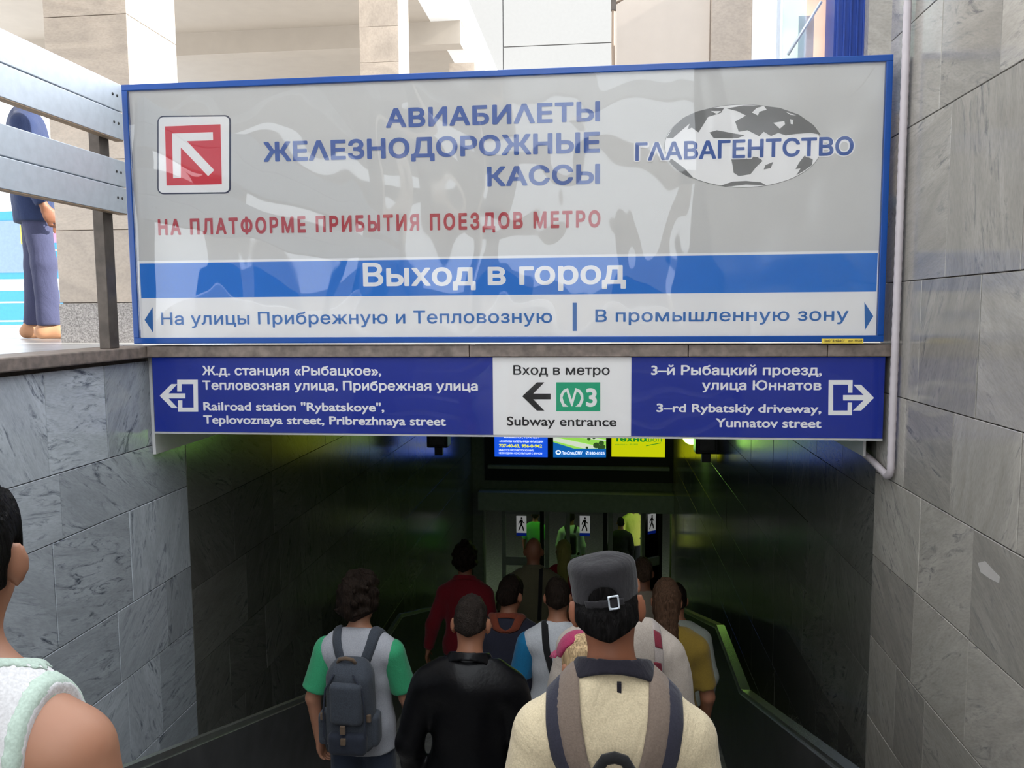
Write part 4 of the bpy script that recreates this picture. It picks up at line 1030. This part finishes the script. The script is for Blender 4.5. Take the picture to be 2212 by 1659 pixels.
    def arm_cover(fd, S0, El, Wr, fr, g):
        if fr <= 0.5:
            e = S0 + (El - S0) * (fr / 0.5); fd.add(*cone(S0, e, 0.056 * s + g, 0.050 * s + g * 1.25, cut1=True), 0.03 * s)
        else:
            e = El + (Wr - El) * ((fr - 0.5) / 0.5); fd.add(*cone(S0, El, 0.056 * s + g, 0.045 * s + g), 0.03 * s); fd.add(*cone(El, e, 0.046 * s + g, 0.032 * s + g, cut1=True), 0.03 * s)
    T_ = Field(); torso(T_, grow)
    for sg in (-1, 1): T_.add(*cone(L(0.09 * sg, 0, 0.93), L(0.095 * sg, 0.01, 0.80), 0.075 * w + grow * 1.2, 0.075 * w + grow * 1.3), kk)
    T_.add(*cone(L(0, 0, 0.93), L(0, 0, 0.80), 0.150 * w + grow, 0.150 * w + grow, 0.72), kk)
    if not tank and sleevem is None:
        for S0, El, Wr, sg in A: arm_cover(T_, S0, El, Wr, sleeve, grow * 0.75)
    hem = cut_hem * s
    nb = L(0, -0.02, 1.495 - neckline); nf = L(0, 0.09, 1.445 - neckline)
    def neck_cut(x, y, z):                              # tilted plane that opens the garment at the neck
        nx, nz_ = (nf[2] - nb[2]), -(nf[1] - nb[1]); ln = math.hypot(nx, nz_); sgn = -1 if nz_ < 0 else 1
        pl = ((y - nb[1]) * nx * -1 + (z - nb[2]) * (nf[1] - nb[1])) / ln
        return pl
    T_.cuts = [lambda x, y, z: hem - z + 0 * x, neck_cut]
    if tank:
        T_.cuts.append(lambda x, y, z: np.abs(x) - (0.150 * w + np.maximum(0, (1.30 * s - z)) * 0.25))
    T_.noise = wrinkles(seed, wr)
    R['shirt'] = field_obj('shirt' if not top else top, T_, res * s, M[topm], root); R['field'] = T_
    if sleevem:
        for S0, El, Wr, sg in A:
            f = Field(); arm_cover(f, S0, El, Wr, sleeve, grow * 0.9 + 0.002); f.noise = wrinkles(seed + 5, wr)
            f.cuts = [(lambda sg: (lambda x, y, z: sh * w * 0.86 - x * sg + (z - 1.30 * s) * 0.25 + 0 * y))(sg)]
            field_obj('sleeve', f, res * s, M[sleevem], root)
    P_ = Field()
    for hip, kn, an, sg, st_ in leg:
        P_.add(*cone(hip, kn, 0.085 * w + 0.010, 0.062 * s + 0.012), 0.04 * s); P_.add(*cone(kn, an + np.array([0, 0, 0.0]), 0.062 * s + 0.012, 0.055 * s + 0.012, cut1=True), 0.03 * s)
    P_.add(*cone(L(0, 0, 0.93), L(0, 0, 1.0), 0.158 * w + 0.006, 0.150 * w + 0.006, 0.72), kk)
    P_.noise = wrinkles(seed + 9, 0.005); P_.cuts = [lambda x, y, z: z - 1.01 * s + 0 * x]
    field_obj('trousers', P_, max(res, 0.012) * s, M[trousers], root)
    for hip, kn, an, sg, st_ in leg:
        f = Field(); a0 = np.array([an[0], an[1], 0.0])
        f.add(*cone(a0 + np.array([0, -0.045, 0.045]) * s, a0 + np.array([0.012 * sg, 0.06, 0.045]) * s, 0.042 * s, 0.044 * s), 0.03 * s); f.add(*cone(a0 + np.array([0, 0.05, 0.035]) * s, a0 + np.array([0.015 * sg, 0.16, 0.030]) * s, 0.044 * s, 0.034 * s), 0.03 * s)
        f.add(*cone(a0 + np.array([0, -0.03, 0.05]) * s, a0 + np.array([0, -0.01, 0.11]) * s, 0.044 * s, 0.045 * s), 0.03 * s)
        f.cuts = [lambda x, y, z: 0.002 - z + 0 * x]; field_obj('shoe', f, max(res, 0.011) * s, M[shoes], root)
    if collar:
        f = Field(); f.add(*cone(L(0, -0.022, 1.40), L(0, -0.012, 1.550), 0.140 * s + grow * 0.5, 0.070 * s, 0.92), 0.01)
        f.subs = [cone(L(0, -0.022, 1.40), L(0, -0.008, 1.62), 0.064 * s, 0.0635 * s)[0]]
        f.cuts = [lambda x, y, z: (z - (1.548 * s - (y + 0.09 * s) * 0.42)) + 0 * x, lambda x, y, z: (1.510 * s - (y + 0.09 * s) * 0.42 - z - x * x * 2.2 / s) + 0 * x, lambda x, y, z: (y - 0.085 * s) + 0 * x + 0 * z]
        field_obj('collar', f, min(res, 0.006) * s, M[collar], root)
    # hair
    if hair:
        f = Field(); Rl = RH
        hc = Hd(0, 0.002, 1.655)
        thick = {'short': 0.010, 'crop': 0.007, 'curly': 0.050, 'mid': 0.016, 'long': 0.016, 'bushy': 0.045, 'fringe': 0.006}[hair]
        f.add(*ell(hc, (np.array([0.071, 0.094, 0.100]) + thick * np.array([0.75, 1, 1])) * s, RH), 0.02 * s)
        f.add(*ell(Hd(0, -0.035, 1.600), (np.array([0.056, 0.060, 0.070]) + thick * 0.7) * s, RH), 0.03 * s)
        if hair == 'long':
            f.add(*cone(Hd(0, -0.055, 1.62), Hd(0, -0.095, 1.46), 0.072 * s, 0.066 * s, 0.75), 0.03 * s); f.add(*cone(Hd(0, -0.095, 1.46), L(0.0, -0.165, 1.26), 0.068 * s, 0.045 * s, 0.6), 0.03 * s)
        if hair == 'curly': f.add(*ell(Hd(0, -0.05, 1.57), np.array([0.104, 0.070, 0.092]) * s, RH), 0.03 * s)
        inv = RH.T
        def loc(x, y, z):
            x, y, z = x - piv[0], y - piv[1], z - piv[2]
            return tuple((inv[i, 0] * x + inv[i, 1] * y + inv[i, 2] * z) / s for i in range(3))
        zn = {'short': 0.065, 'crop': 0.075, 'curly': 0.02, 'mid': 0.055, 'long': -9, 'bushy': 0.05, 'fringe': 0.09}[hair]
        def nape(x, y, z):
            a_, b_, c_ = loc(x, y, z); return (zn + np.abs(b_ + 0.06) * 0.15 + np.abs(a_) * 0.45 - c_) * s * 0.9
        def face(x, y, z):
            a_, b_, c_ = loc(x, y, z); return np.minimum(b_ - 0.035 + np.maximum(0, c_ - 0.17) * -0.9, 0.215 - c_) * s
        f.cuts = [face] + ([nape] if zn > -1 else []) + ([lambda x, y, z: hair_cut(*[q for q in loc(x, y, z)]) * s] if hair_cut else [])
        if hair not in ('curly', 'bushy', 'long'):
            f.subs = [ell(Hd(0.086 * sg, 0.006, 1.618), np.array([0.024, 0.030, 0.046]) * s, RH)[0] for sg in (-1, 1)]
        if hair == 'fringe': f.subs.append(ell(Hd(0, 0.0, 1.80), np.array([0.13, 0.15, 0.115]) * s, RH)[0])
        f.noise = wrinkles(seed + 3, {'curly': 0.016, 'bushy': 0.012}.get(hair, 0.0045) * s, (75, 75, 60) if hair in ('curly', 'bushy') else (140, 140, 60))
        field_obj('hair', f, min(res, 0.008) * s * (0.8 if hair == 'curly' else 1), M[hairm], root)
    return R

def surf(fd, x, th, zc, yc=0.0, rmax=0.5):
    """distance from the axis (yc, zc) to the garment at height angle th: 0 = back, 90 = up, 180 = front"""
    u = (-math.cos(th), math.sin(th)); t = np.linspace(rmax, 0.02, 260)
    d = fd(np.full_like(t, x), yc + u[0] * t, zc + u[1] * t)
    k = np.argmax(d < 0)
    return (t[k] if d[k] < 0 else 0.05), u
def strap(R, name, pts, width, mat, thick=0.012, zc=1.22, n=40, off=0.002, parent=None, edge=None):
    """pts: (x, angle in degrees) along the strap, in figure units; it follows the garment"""
    s = R['s']; fd = R['field']; zc = zc * s
    P0 = np.array(pts, float); tt = np.linspace(0, len(P0) - 1, n); xs = np.interp(tt, range(len(P0)), P0[:, 0]) * R['w']; th = np.radians(np.interp(tt, range(len(P0)), P0[:, 1]))
    for _ in range(2): xs[1:-1] = (xs[:-2] + 2 * xs[1:-1] + xs[2:]) / 4; th[1:-1] = (th[:-2] + 2 * th[1:-1] + th[2:]) / 4
    m = 5; wv = np.linspace(-0.5, 0.5, m) * width * s
    r = np.array([[surf(fd, xs[i] + wv[j], th[i], zc)[0] for j in range(m)] for i in range(n)])
    for _ in range(3): r[1:-1] = (r[:-2] + 2 * r[1:-1] + r[2:]) / 4
    V = []
    for lay in (off, off + thick):
        for i in range(n):
            u = (-math.cos(th[i]), math.sin(th[i]))
            for j in range(m):
                rr = r[i, j] + (lay if 0 < j < m - 1 else (lay if lay == off else off + thick * 0.6)); V.append((xs[i] + wv[j], u[0] * rr, zc + u[1] * rr))
    Q = []; N = n * m
    for i in range(n - 1):
        for j in range(m - 1):
            a = i * m + j; Q.append((a, a + m, a + m + 1, a + 1)); Q.append((N + a, N + a + 1, N + a + m + 1, N + a + m))
        for j, fl in ((0, 0), (m - 1, 1)):
            a = i * m + j; q = (a, N + a, N + a + m, a + m); Q.append(q[::-1] if fl else q)
    for i in (0, n - 1):
        for j in range(m - 1):
            a = i * m + j; q = (a, a + 1, N + a + 1, N + a); Q.append(q if i == 0 else q[::-1])
    return from_arrays(name, V, Q, mat, parent or R['root'])
# ---------------------------------------------------------------- the crowd
M['jacket_beige'] = cloth('beige_cotton_jacket', (0.55, 0.465, 0.315, 1), folds=0.5); M['collar_navy'] = cloth('navy_knit_collar', (0.013, 0.012, 0.019, 1)); M['cap_grey'] = cloth('charcoal_wool_cap', (0.017, 0.016, 0.018, 1), var=0.12, weave=260)
M['taupe'] = cloth('taupe_webbing', (0.17, 0.13, 0.105, 1)); M['mesh_navy'] = cloth('navy_mesh', (0.028, 0.028, 0.042, 1)); M['strap_black'] = cloth('black_webbing', (0.010, 0.010, 0.011, 1))
M['tee_grey'] = cloth('light_grey_jersey', (0.322, 0.329, 0.360, 1)); M['sleeve_green'] = cloth('green_jersey', (0.03, 0.25, 0.115, 1)); M['bag_slate'] = cloth('slate_canvas', (0.043, 0.050, 0.063, 1), var=0.2); M['bag_dark'] = cloth('dark_navy_canvas', (0.02, 0.024, 0.036, 1)); M['bag_tan'] = cloth('brown_leather_tab', (0.11, 0.075, 0.05, 1))
M['leather'] = plain('black_leather', (0.0035, 0.0035, 0.0042, 1), 0.34, spec=0.16, var=0.2, scale=60, bump=0.12)
M['red_jacket'] = cloth('dark_red_jacket', (0.154, 0.008, 0.014, 1)); M['navy_vest'] = cloth('navy_vest', (0.022, 0.023, 0.038, 1)); M['orange'] = cloth('rust_hood', (0.180, 0.042, 0.021, 1))
M['tee_white'] = cloth('white_jersey', (0.429, 0.442, 0.468, 1)); M['sleeve_blue'] = cloth('blue_jersey', (0.007, 0.119, 0.252, 1)); M['olive'] = cloth('olive_polo', (0.102, 0.093, 0.054, 1)); M['lilac'] = cloth('lilac_top', (0.385, 0.322, 0.364, 1)); M['pink_cap'] = cloth('pink_cap', (0.253, 0.022, 0.072, 1))
M['mustard'] = cloth('mustard_tee', (0.171, 0.113, 0.016, 1)); M['cream_jacket'] = cloth('cream_jacket', (0.372, 0.324, 0.282, 1)); M['beige_shirt'] = cloth('beige_shirt', (0.294, 0.252, 0.196, 1)); M['pale_jacket'] = cloth('pale_green_jacket', (0.300, 0.324, 0.276, 1))
M['green_tee'] = cloth('green_tee', (0.10, 0.42, 0.10, 1)); M['pale_shirt'] = cloth('pale_blue_shirt', (0.5, 0.58, 0.62, 1)); M['yellow_blouse'] = cloth('yellow_blouse', (0.62, 0.62, 0.12, 1)); M['dark_coat'] = cloth('black_coat', (0.012, 0.012, 0.014, 1)); M['tank_white'] = cloth('white_tank_top', (0.629, 0.620, 0.629, 1)); M['trim_green'] = cloth('pale_green_trim', (0.44, 0.54, 0.47, 1)); M['navy_jacket'] = cloth('navy_jacket', (0.03, 0.045, 0.11, 1)); M['trouser_blue'] = cloth('blue_grey_trousers', (0.06, 0.065, 0.125, 1)); M['hood_yellow'] = cloth('yellow_headscarf', (0.272, 0.256, 0.072, 1)); M['red_top'] = cloth('red_top', (0.30, 0.02, 0.03, 1)); M['burgundy'] = cloth('burgundy_patch', (0.16, 0.02, 0.035, 1)); M['strap_grey'] = cloth('grey_strap', (0.33, 0.29, 0.27, 1))

def worn(R, label):
    o = empty('backpack', R['root'].location, R['root'].rotation_euler.z); return tag(o, label, 'backpack')
def headfield(R, fn, lo=(-0.14, -0.16, 1.50), hi=(0.14, 0.2, 1.80)):
    """a field given in head space (figure units)"""
    piv = R['Hd'](0, 0, 1.50); inv = R['RH'].T; s = R['s']
    def f(x, y, z):
        x, y, z = x - piv[0], y - piv[1], z - piv[2]
        a, b, c = [(inv[i, 0] * x + inv[i, 1] * y + inv[i, 2] * z) / s for i in range(3)]
        return fn(a, b, c + 1.50) * s
    P = np.array([R['Hd'](x, y, z) for x in (lo[0], hi[0]) for y in (lo[1], hi[1]) for z in (lo[2], hi[2])])
    F_ = Field(); F_.add(f, P.min(0), P.max(0), 0.01); return F_

# 1 the man in the grey cap, nearest
R = person('man in grey military cap and beige jacket with taupe backpack straps, nearest to us', 1326, 1213, 1.72, build=0.95, pitch=0.12, tilt=-0.13, drop=0.035, res=0.0075, hair='short', hairm='hair_black', sleeve=0.93, grow=0.020, topm='jacket_beige', collar='collar_navy', cut_hem=0.80, wr=0.006, seed=3, hair_cut=lambda a, b, c: np.minimum(c - 0.150, np.sqrt(a * a + ((b - 0.008) / 1.20) ** 2) - 0.0805), skinm='skin_tan', trousers='trouser_grey')
def capf(a, b, c):
    rad = 0.0875 + np.clip((c - 1.66) / 0.1, 0, 1) * 0.004
    q = np.sqrt(a * a + ((b - 0.008) / 1.20) ** 2) - rad
    top = c - (1.746 + 0.026 * (1 - (a * a + b * b) / 0.01)); bot = 1.668 - np.where(b < 0, 0.01 * 1.0, -0.004) - c
    dx = np.maximum(np.stack(np.broadcast_arrays(q, top)), -0.03) + 0.022
    d = np.sqrt((np.maximum(dx, 0) ** 2).sum(0)) + np.minimum(dx.max(0), 0) - 0.015
    d = np.maximum(d, bot)
    hole = np.sqrt((a / 0.036) ** 2 + ((c - 1.664) / 0.036) ** 2) - 1
    d = np.maximum(d, -np.maximum(hole * 0.04, np.maximum(b + 0.06, 1.650 - c)))
    return d + 0.0015 * np.sin(60 * a + 9 * c) * np.sin(40 * c + 20 * b)
C = headfield(R, capf, (-0.11, -0.13, 1.62), (0.11, 0.14, 1.80)); field_obj('cap', C, 0.0032, M['cap_grey'], R['root'])
def brim(a, b, c):
    q = np.sqrt((a / 0.085) ** 2 + ((b - 0.10) / 0.075) ** 2) - 1; return np.maximum(np.maximum(q * 0.07, np.abs(c - 1.655 + 0.5 * np.maximum(0, b - 0.1)) - 0.004), 0.08 - b)
field_obj('cap_brim', headfield(R, brim, (-0.1, 0.07, 1.60), (0.1, 0.19, 1.69)), 0.0045, M['cap_grey'], R['root'])
def band(a, b, c): return np.maximum(np.abs(np.sqrt(a * a + ((b - 0.008) / 1.2) ** 2) - 0.0925) - 0.0025, np.maximum(np.abs(c - 1.665) - 0.009, np.maximum(b + 0.05, np.abs(a) - 0.046)))
field_obj('cap_strap', headfield(R, band, (-0.06, -0.12, 1.63), (0.06, -0.04, 1.69)), 0.003, M['cap_grey'], R['root'])
def buck(a, b, c): return np.maximum(np.abs(np.maximum(np.abs(a - 0.022) - 0.011, np.abs(c - 1.667) - 0.014)) - 0.0022, np.abs(np.sqrt(a * a + ((b - 0.008) / 1.2) ** 2) - 0.0965) - 0.003)
field_obj('buckle', headfield(R, buck, (0.0, -0.12, 1.63), (0.04, -0.07, 1.69)), 0.002, M['alu'], R['root'])
s = R['s']; bp = worn(R, 'taupe backpack with dark edged straps and black handle, on man in grey cap')
for sg in (-1, 1):
    strap(R, 'shoulder_strap', [(0.118 * sg, 165), (0.120 * sg, 95), (0.112 * sg, 62), (0.092 * sg, 38), (0.066 * sg, 17), (0.055 * sg, 4)], 0.056, M['taupe'], 0.013, parent=bp)
    strap(R, 'strap_edge', [(0.150 * sg, 95), (0.146 * sg, 62), (0.130 * sg, 40), (0.104 * sg, 20), (0.09 * sg, 8)], 0.042, M['mesh_navy'], 0.010, parent=bp)
f = Field(); f.add(*rbox((0, -0.235 * s, 1.055 * s), (0.15 * s, 0.085 * s, 0.255 * s), 0.06 * s), 0.02); f.add(*rbox((0, -0.31 * s, 0.97 * s), (0.11 * s, 0.05 * s, 0.13 * s), 0.04 * s), 0.02); f.noise = wrinkles(31, 0.004)
field_obj('bag_body', f, 0.012, M['taupe'], bp)
tube('handle', [Vector((x * s, -0.185 * s, z * s)) for x, z in ((-0.040, 1.30), (-0.036, 1.335), (-0.022, 1.358), (0, 1.364), (0.022, 1.358), (0.036, 1.335), (0.040, 1.30))], 0.013 * s, M['strap_black'], bp, 8)
r_, u_ = surf(R['field'], 0.012 * s, math.radians(72), 1.22 * s)
box('loop_tag', (0.007 * s, u_[0] * r_ - 0.006, 1.22 * s + u_[1] * r_ - 0.014), (0.017 * s, u_[0] * r_ + 0.004, 1.22 * s + u_[1] * r_ + 0.012), M['collar_navy'], R['root'])

# 2 the man with green sleeves and a slate backpack
R = person('curly-haired man in grey tee with green sleeves, carrying a slate canvas backpack', 774, 1256, 3.55, pitch=0.28, turn=-0.2, tilt=-0.12, res=0.009, hair='curly', sleeve=0.40, grow=0.018, topm='tee_grey', sleevem='sleeve_green', cut_hem=0.80, wr=0.005, seed=11, trousers='denim', skinm='skin_light',
           arms=[((0.075, -0.05, -0.27), (0.055, -0.03, -0.51)), ((0.070, 0.02, -0.28), (0.05, 0.16, -0.47))])
s = R['s']; bp = worn(R, 'slate canvas backpack with leather tabs, on the man with green sleeves')
for sg in (-1, 1): strap(R, 'shoulder_strap', [(0.125 * sg, 165), (0.122 * sg, 95), (0.098 * sg, 66), (0.064 * sg, 44), (0.052 * sg, 36)], 0.052, M['bag_slate'], 0.012, parent=bp)
f = Field(); f.add(*rbox((0.012 * s, -0.215 * s, 1.13 * s), (0.130 * s, 0.075 * s, 0.235 * s), 0.065 * s), 0.04); f.add(*rbox((0.012 * s, -0.20 * s, 1.345 * s), (0.085 * s, 0.05 * s, 0.05 * s), 0.04 * s), 0.05); f.noise = wrinkles(41, 0.004)
field_obj('bag_body', f, 0.009, M['bag_slate'], bp)
f = Field(); f.add(*rbox((0.012 * s, -0.295 * s, 1.195 * s), (0.088 * s, 0.030 * s, 0.115 * s), 0.028 * s), 0.02); f.noise = wrinkles(42, 0.003); field_obj('flap_pocket', f, 0.008, M['bag_slate'], bp)
f = Field(); f.add(*rbox((0.012 * s, -0.285 * s, 0.975 * s), (0.105 * s, 0.038 * s, 0.062 * s), 0.03 * s), 0.02); field_obj('lower_pocket', f, 0.008, M['bag_dark'], bp)
for sg in (-1, 1):
    f = Field(); f.add(*rbox((0.138 * sg * s, -0.205 * s, 1.02 * s), (0.028 * s, 0.05 * s, 0.09 * s), 0.024 * s), 0.02); field_obj('side_pocket', f, 0.009, M['bag_slate'], bp)
    box('side_tab', ((0.125 * sg - 0.012) * s, -0.285 * s, 1.09 * s), ((0.125 * sg + 0.012) * s, -0.268 * s, 1.13 * s), M['bag_tan'], bp, 0.003)
    tube('piping', [Vector((sg * x * s, -y_ * s, z * s)) for x, y_, z in ((0.05, 0.293, 1.352), (0.098, 0.298, 1.27), (0.112, 0.30, 1.15), (0.112, 0.30, 1.02), (0.09, 0.30, 0.93))], 0.006 * s, M['bag_dark'], bp, 6)
box('flap_buckle', (-0.014 * s, -0.338 * s, 1.045 * s), (0.014 * s, -0.322 * s, 1.090 * s), M['bag_tan'], bp, 0.003); box('pocket_buckle', (-0.014 * s, -0.335 * s, 0.985 * s), (0.014 * s, -0.318 * s, 1.02 * s), M['bag_tan'], bp, 0.003)
tube('top_handle', [Vector((x * s, y_ * s, z * s)) for x, y_, z in ((-0.05, -0.235, 1.385), (-0.035, -0.245, 1.412), (0, -0.25, 1.42), (0.035, -0.245, 1.412), (0.05, -0.235, 1.385))], 0.010 * s, M['bag_tan'], bp, 8)

# 3 the man in black leather
R = person('man with short hair in glossy black leather jacket, left of the grey cap', 1013, 1296, 2.92, build=1.0, pitch=0.30, res=0.009, hair='crop', hairm='hair_short', sleeve=0.96, grow=0.024, topm='leather', collar='leather', cut_hem=0.78, wr=0.008, seed=5, skinm='skin',
           arms=[((0.085, -0.04, -0.27), (0.075, 0.05, -0.50)), ((0.075, -0.02, -0.28), (0.05, 0.11, -0.49))])
# 4 red jacket, far left
R = person('woman with dark bushy hair in dark red jacket, ahead on the left', 1004, 1198, 6.0, H=1.67, pitch=0.1, res=0.012, hair='bushy', hairm='hair_brown', sleeve=0.97, grow=0.018, topm='red_jacket', collar='red_jacket', female=True, seed=6, arms=[((0.10, -0.02, -0.27), (0.15, 0.02, -0.50)), None])
# 5 navy vest with rust collar
R = person('brown-haired youth in navy vest with rust-orange hood collar', 1096, 1250, 4.7, pitch=0.25, turn=-0.45, res=0.011, hair='mid', hairm='hair_brown', sleeve=0.96, grow=0.022, topm='navy_vest', collar='orange', seed=8, build=1.05)
strap(R, 'hood', [(-0.10, 84), (-0.06, 62), (0, 56), (0.06, 62), (0.10, 84)], 0.05, M['orange'], 0.02)
# 6 white tee, blue sleeves
R = person('boy in white tee with blue sleeves and a black bag strap', 1204, 1254, 4.1, pitch=0.2, res=0.011, hair='short', hairm='hair_brown', sleeve=0.40, grow=0.016, topm='tee_white', sleevem='sleeve_blue', seed=12, build=0.98, skinm='skin')
strap(R, 'bag_strap', [(-0.085, 160), (-0.085, 92), (-0.065, 50), (-0.04, 20), (-0.015, -20), (0.02, -55)], 0.042, M['strap_black'], 0.008)
# 7 bald man
R = person('bald man in olive polo shirt near the doors, black strap on his shoulder', 1152, 1164, 6.4, pitch=0.1, res=0.011, hair=None, sleeve=0.45, grow=0.02, topm='olive', collar='olive', seed=14, build=1.12)
strap(R, 'bag_strap', [(0.068, 160), (0.068, 92), (0.064, 50), (0.060, 0), (0.055, -50)], 0.034, M['strap_black'], 0.008)
# 8 girl with pink cap
R = person('fair-haired girl in pink cap and lilac top, half hidden behind grey cap man', 1262, 1378, 2.36, pitch=0.1, turn=0.6, res=0.010, hair='long', hairm='hair_blond', sleeve=0.42, grow=0.014, topm='lilac', seed=15, female=True, skinm='skin_light')
def pcap(a, b, c):
    q = np.sqrt((a / 0.096) ** 2 + ((b - 0.01) / 0.116) ** 2 + ((c - 1.66) / 0.110) ** 2) - 1; return np.maximum(q * 0.09, 1.668 - c - np.minimum(b - 0.03, 0) * 1.2)
field_obj('pink_cap', headfield(R, pcap, (-0.11, -0.13, 1.65), (0.11, 0.14, 1.79)), 0.007, M['pink_cap'], R['root'])
def pbrim(a, b, c):
    q = np.sqrt((a / 0.08) ** 2 + ((b - 0.11) / 0.085) ** 2) - 1; return np.maximum(np.maximum(q * 0.08, np.abs(c - 1.672 + 0.35 * np.maximum(0, b - 0.1) + a * a * 4) - 0.005), 0.09 - b)
field_obj('cap_brim', headfield(R, pbrim, (-0.1, 0.08, 1.60), (0.1, 0.21, 1.70)), 0.006, M['pink_cap'], R['root'])
# 9 mustard tee
R = person('woman with long straight brown hair in mustard yellow tee', 1440, 1258, 4.0, pitch=0.12, turn=-0.1, res=0.011, hair='long', hairm='hair_chest', sleeve=0.40, grow=0.018, topm='mustard', seed=16, female=True, build=1.05)
# 10 cream jacket
R = person('person in cream jacket with patterned bag strap, behind the grey cap man', 1338, 1180, 3.05, H=1.655, pitch=0.72, res=0.010, hair='short', hairm='hair_brown', sleeve=0.96, grow=0.022, topm='cream_jacket', collar='cream_jacket', seed=17, build=1.06, wr=0.006)
bs = strap(R, 'bag_strap', [(0.125, 160), (0.135, 92), (0.150, 50), (0.150, 20), (0.145, -20), (0.13, -50)], 0.036, M['strap_grey'], 0.006)
for a0, a1 in ((72, 60), (48, 38), (30, 22), (12, 2)): strap(R, 'strap_patch', [(0.142, a0), (0.147, a1)], 0.030, M['burgundy'], 0.003, off=0.009, n=8)
# 11 beige shirt further on
R = person('brown-haired man in beige shirt, between grey cap and mustard tee', 1389, 1208, 5.9, pitch=0.15, res=0.012, hair='short', hairm='hair_mid', sleeve=0.45, grow=0.018, topm='beige_shirt', seed=18)
# 12 pale jacket
R = person('person in pale jacket just ahead of the woman in mustard tee', 1462, 1266, 4.95, pitch=0.2, res=0.012, hair='short', hairm='hair_brown', sleeve=0.95, grow=0.02, topm='pale_jacket', seed=19)
# 13 yellow headscarf
R = person('small figure in yellow headscarf and red top by the doors', 1218, 1170, 8.0, pitch=0.15, res=0.014, hair='long', hairm='hood_yellow', sleeve=0.9, grow=0.02, topm='red_top', seed=20, female=True)
# 14-17 beyond the doors
R = person('person in green tee beyond the left glass door', 1156, 1101, 15.6, pitch=0.1, res=0.018, hair='short', hairm='hair_brown', sleeve=0.42, topm='green_tee', seed=21)
R = person('person in pale shirt with dark backpack beyond the middle door', 1233, 1106, 15.2, pitch=0.1, res=0.018, hair='short', hairm='hair_brown', sleeve=0.9, topm='pale_shirt', seed=22)
s = R['s']; f = Field(); f.add(*rbox((0, -0.20 * s, 1.15 * s), (0.12 * s, 0.07 * s, 0.20 * s), 0.05 * s), 0.02); bp = worn(R, 'small dark backpack on the person in pale shirt beyond the doors'); field_obj('bag_body', f, 0.018, M['bag_dark'], bp)
for sg in (-1, 1): strap(R, 'shoulder_strap', [(0.12 * sg, 160), (0.12 * sg, 92), (0.08 * sg, 50)], 0.045, M['bag_dark'], 0.012, n=14, parent=bp)
R = person('person in bright yellow blouse beyond the right door, head hidden by the lintel', 1368, 1082, 16.4, H=1.66, pitch=0.1, res=0.016, hair='short', hairm='hair_brown', sleeve=0.9, topm='yellow_blouse', seed=23, wr=0.008, cut_hem=0.78)
R = person('person in black coat beyond the right door beside the yellow blouse', 1341, 1119, 15.4, pitch=0.1, res=0.018, hair='short', hairm='hair_black', sleeve=0.95, topm='dark_coat', seed=24)
# 18 left foreground
R = person('person with dark hair in white tank top with pale green edging, at the left edge', -108, 1052, 1.00, pitch=0.05, turn=0.32, res=0.0075, hair='mid', hairm='hair_black', tank=True, grow=0.012, topm='tank_white', seed=25, skinm='skin_light', wr=0.003, build=1.07)
s = R['s']; w = R['w']
old = R['field'].p; f2 = Field(); f2.p = [(lambda g: (lambda x, y, z: g(x, y, z) - 0.0025))(p[0]) for p in old]
for sg in (-1, 1):
    f = Field(); f.p = [(g, p[1], p[2], p[3]) for g, p in zip(f2.p, old)]
    f.cuts = list(R['field'].cuts) + [(lambda sg: (lambda x, y, z: -(x * sg - (0.129 * w + np.maximum(0, (1.30 * s - z)) * 0.25)) + 0 * y))(sg)]
    field_obj('armhole_trim', f, 0.0075, M['trim_green'], R['root'])
f = Field(); f.p = [(g, p[1], p[2], p[3]) for g, p in zip(f2.p, old)]; nc = R['field'].cuts[1]
f.cuts = list(R['field'].cuts) + [lambda x, y, z: -nc(x, y, z) - 0.014]
field_obj('neck_trim', f, 0.0075, M['trim_green'], R['root'])
# 19 on the platform
R = person('person in navy jacket and blue-grey trousers standing on the platform behind the railing', 54, 120, 5.12, H=1.80, base_z=ZP, rz=-1.0, res=0.011, hair='short', hairm='hair_brown', sleeve=0.95, grow=0.02, topm='navy_jacket', trousers='trouser_blue', shoes='shoe_tan', seed=26, cut_hem=0.76, stride=0.05)
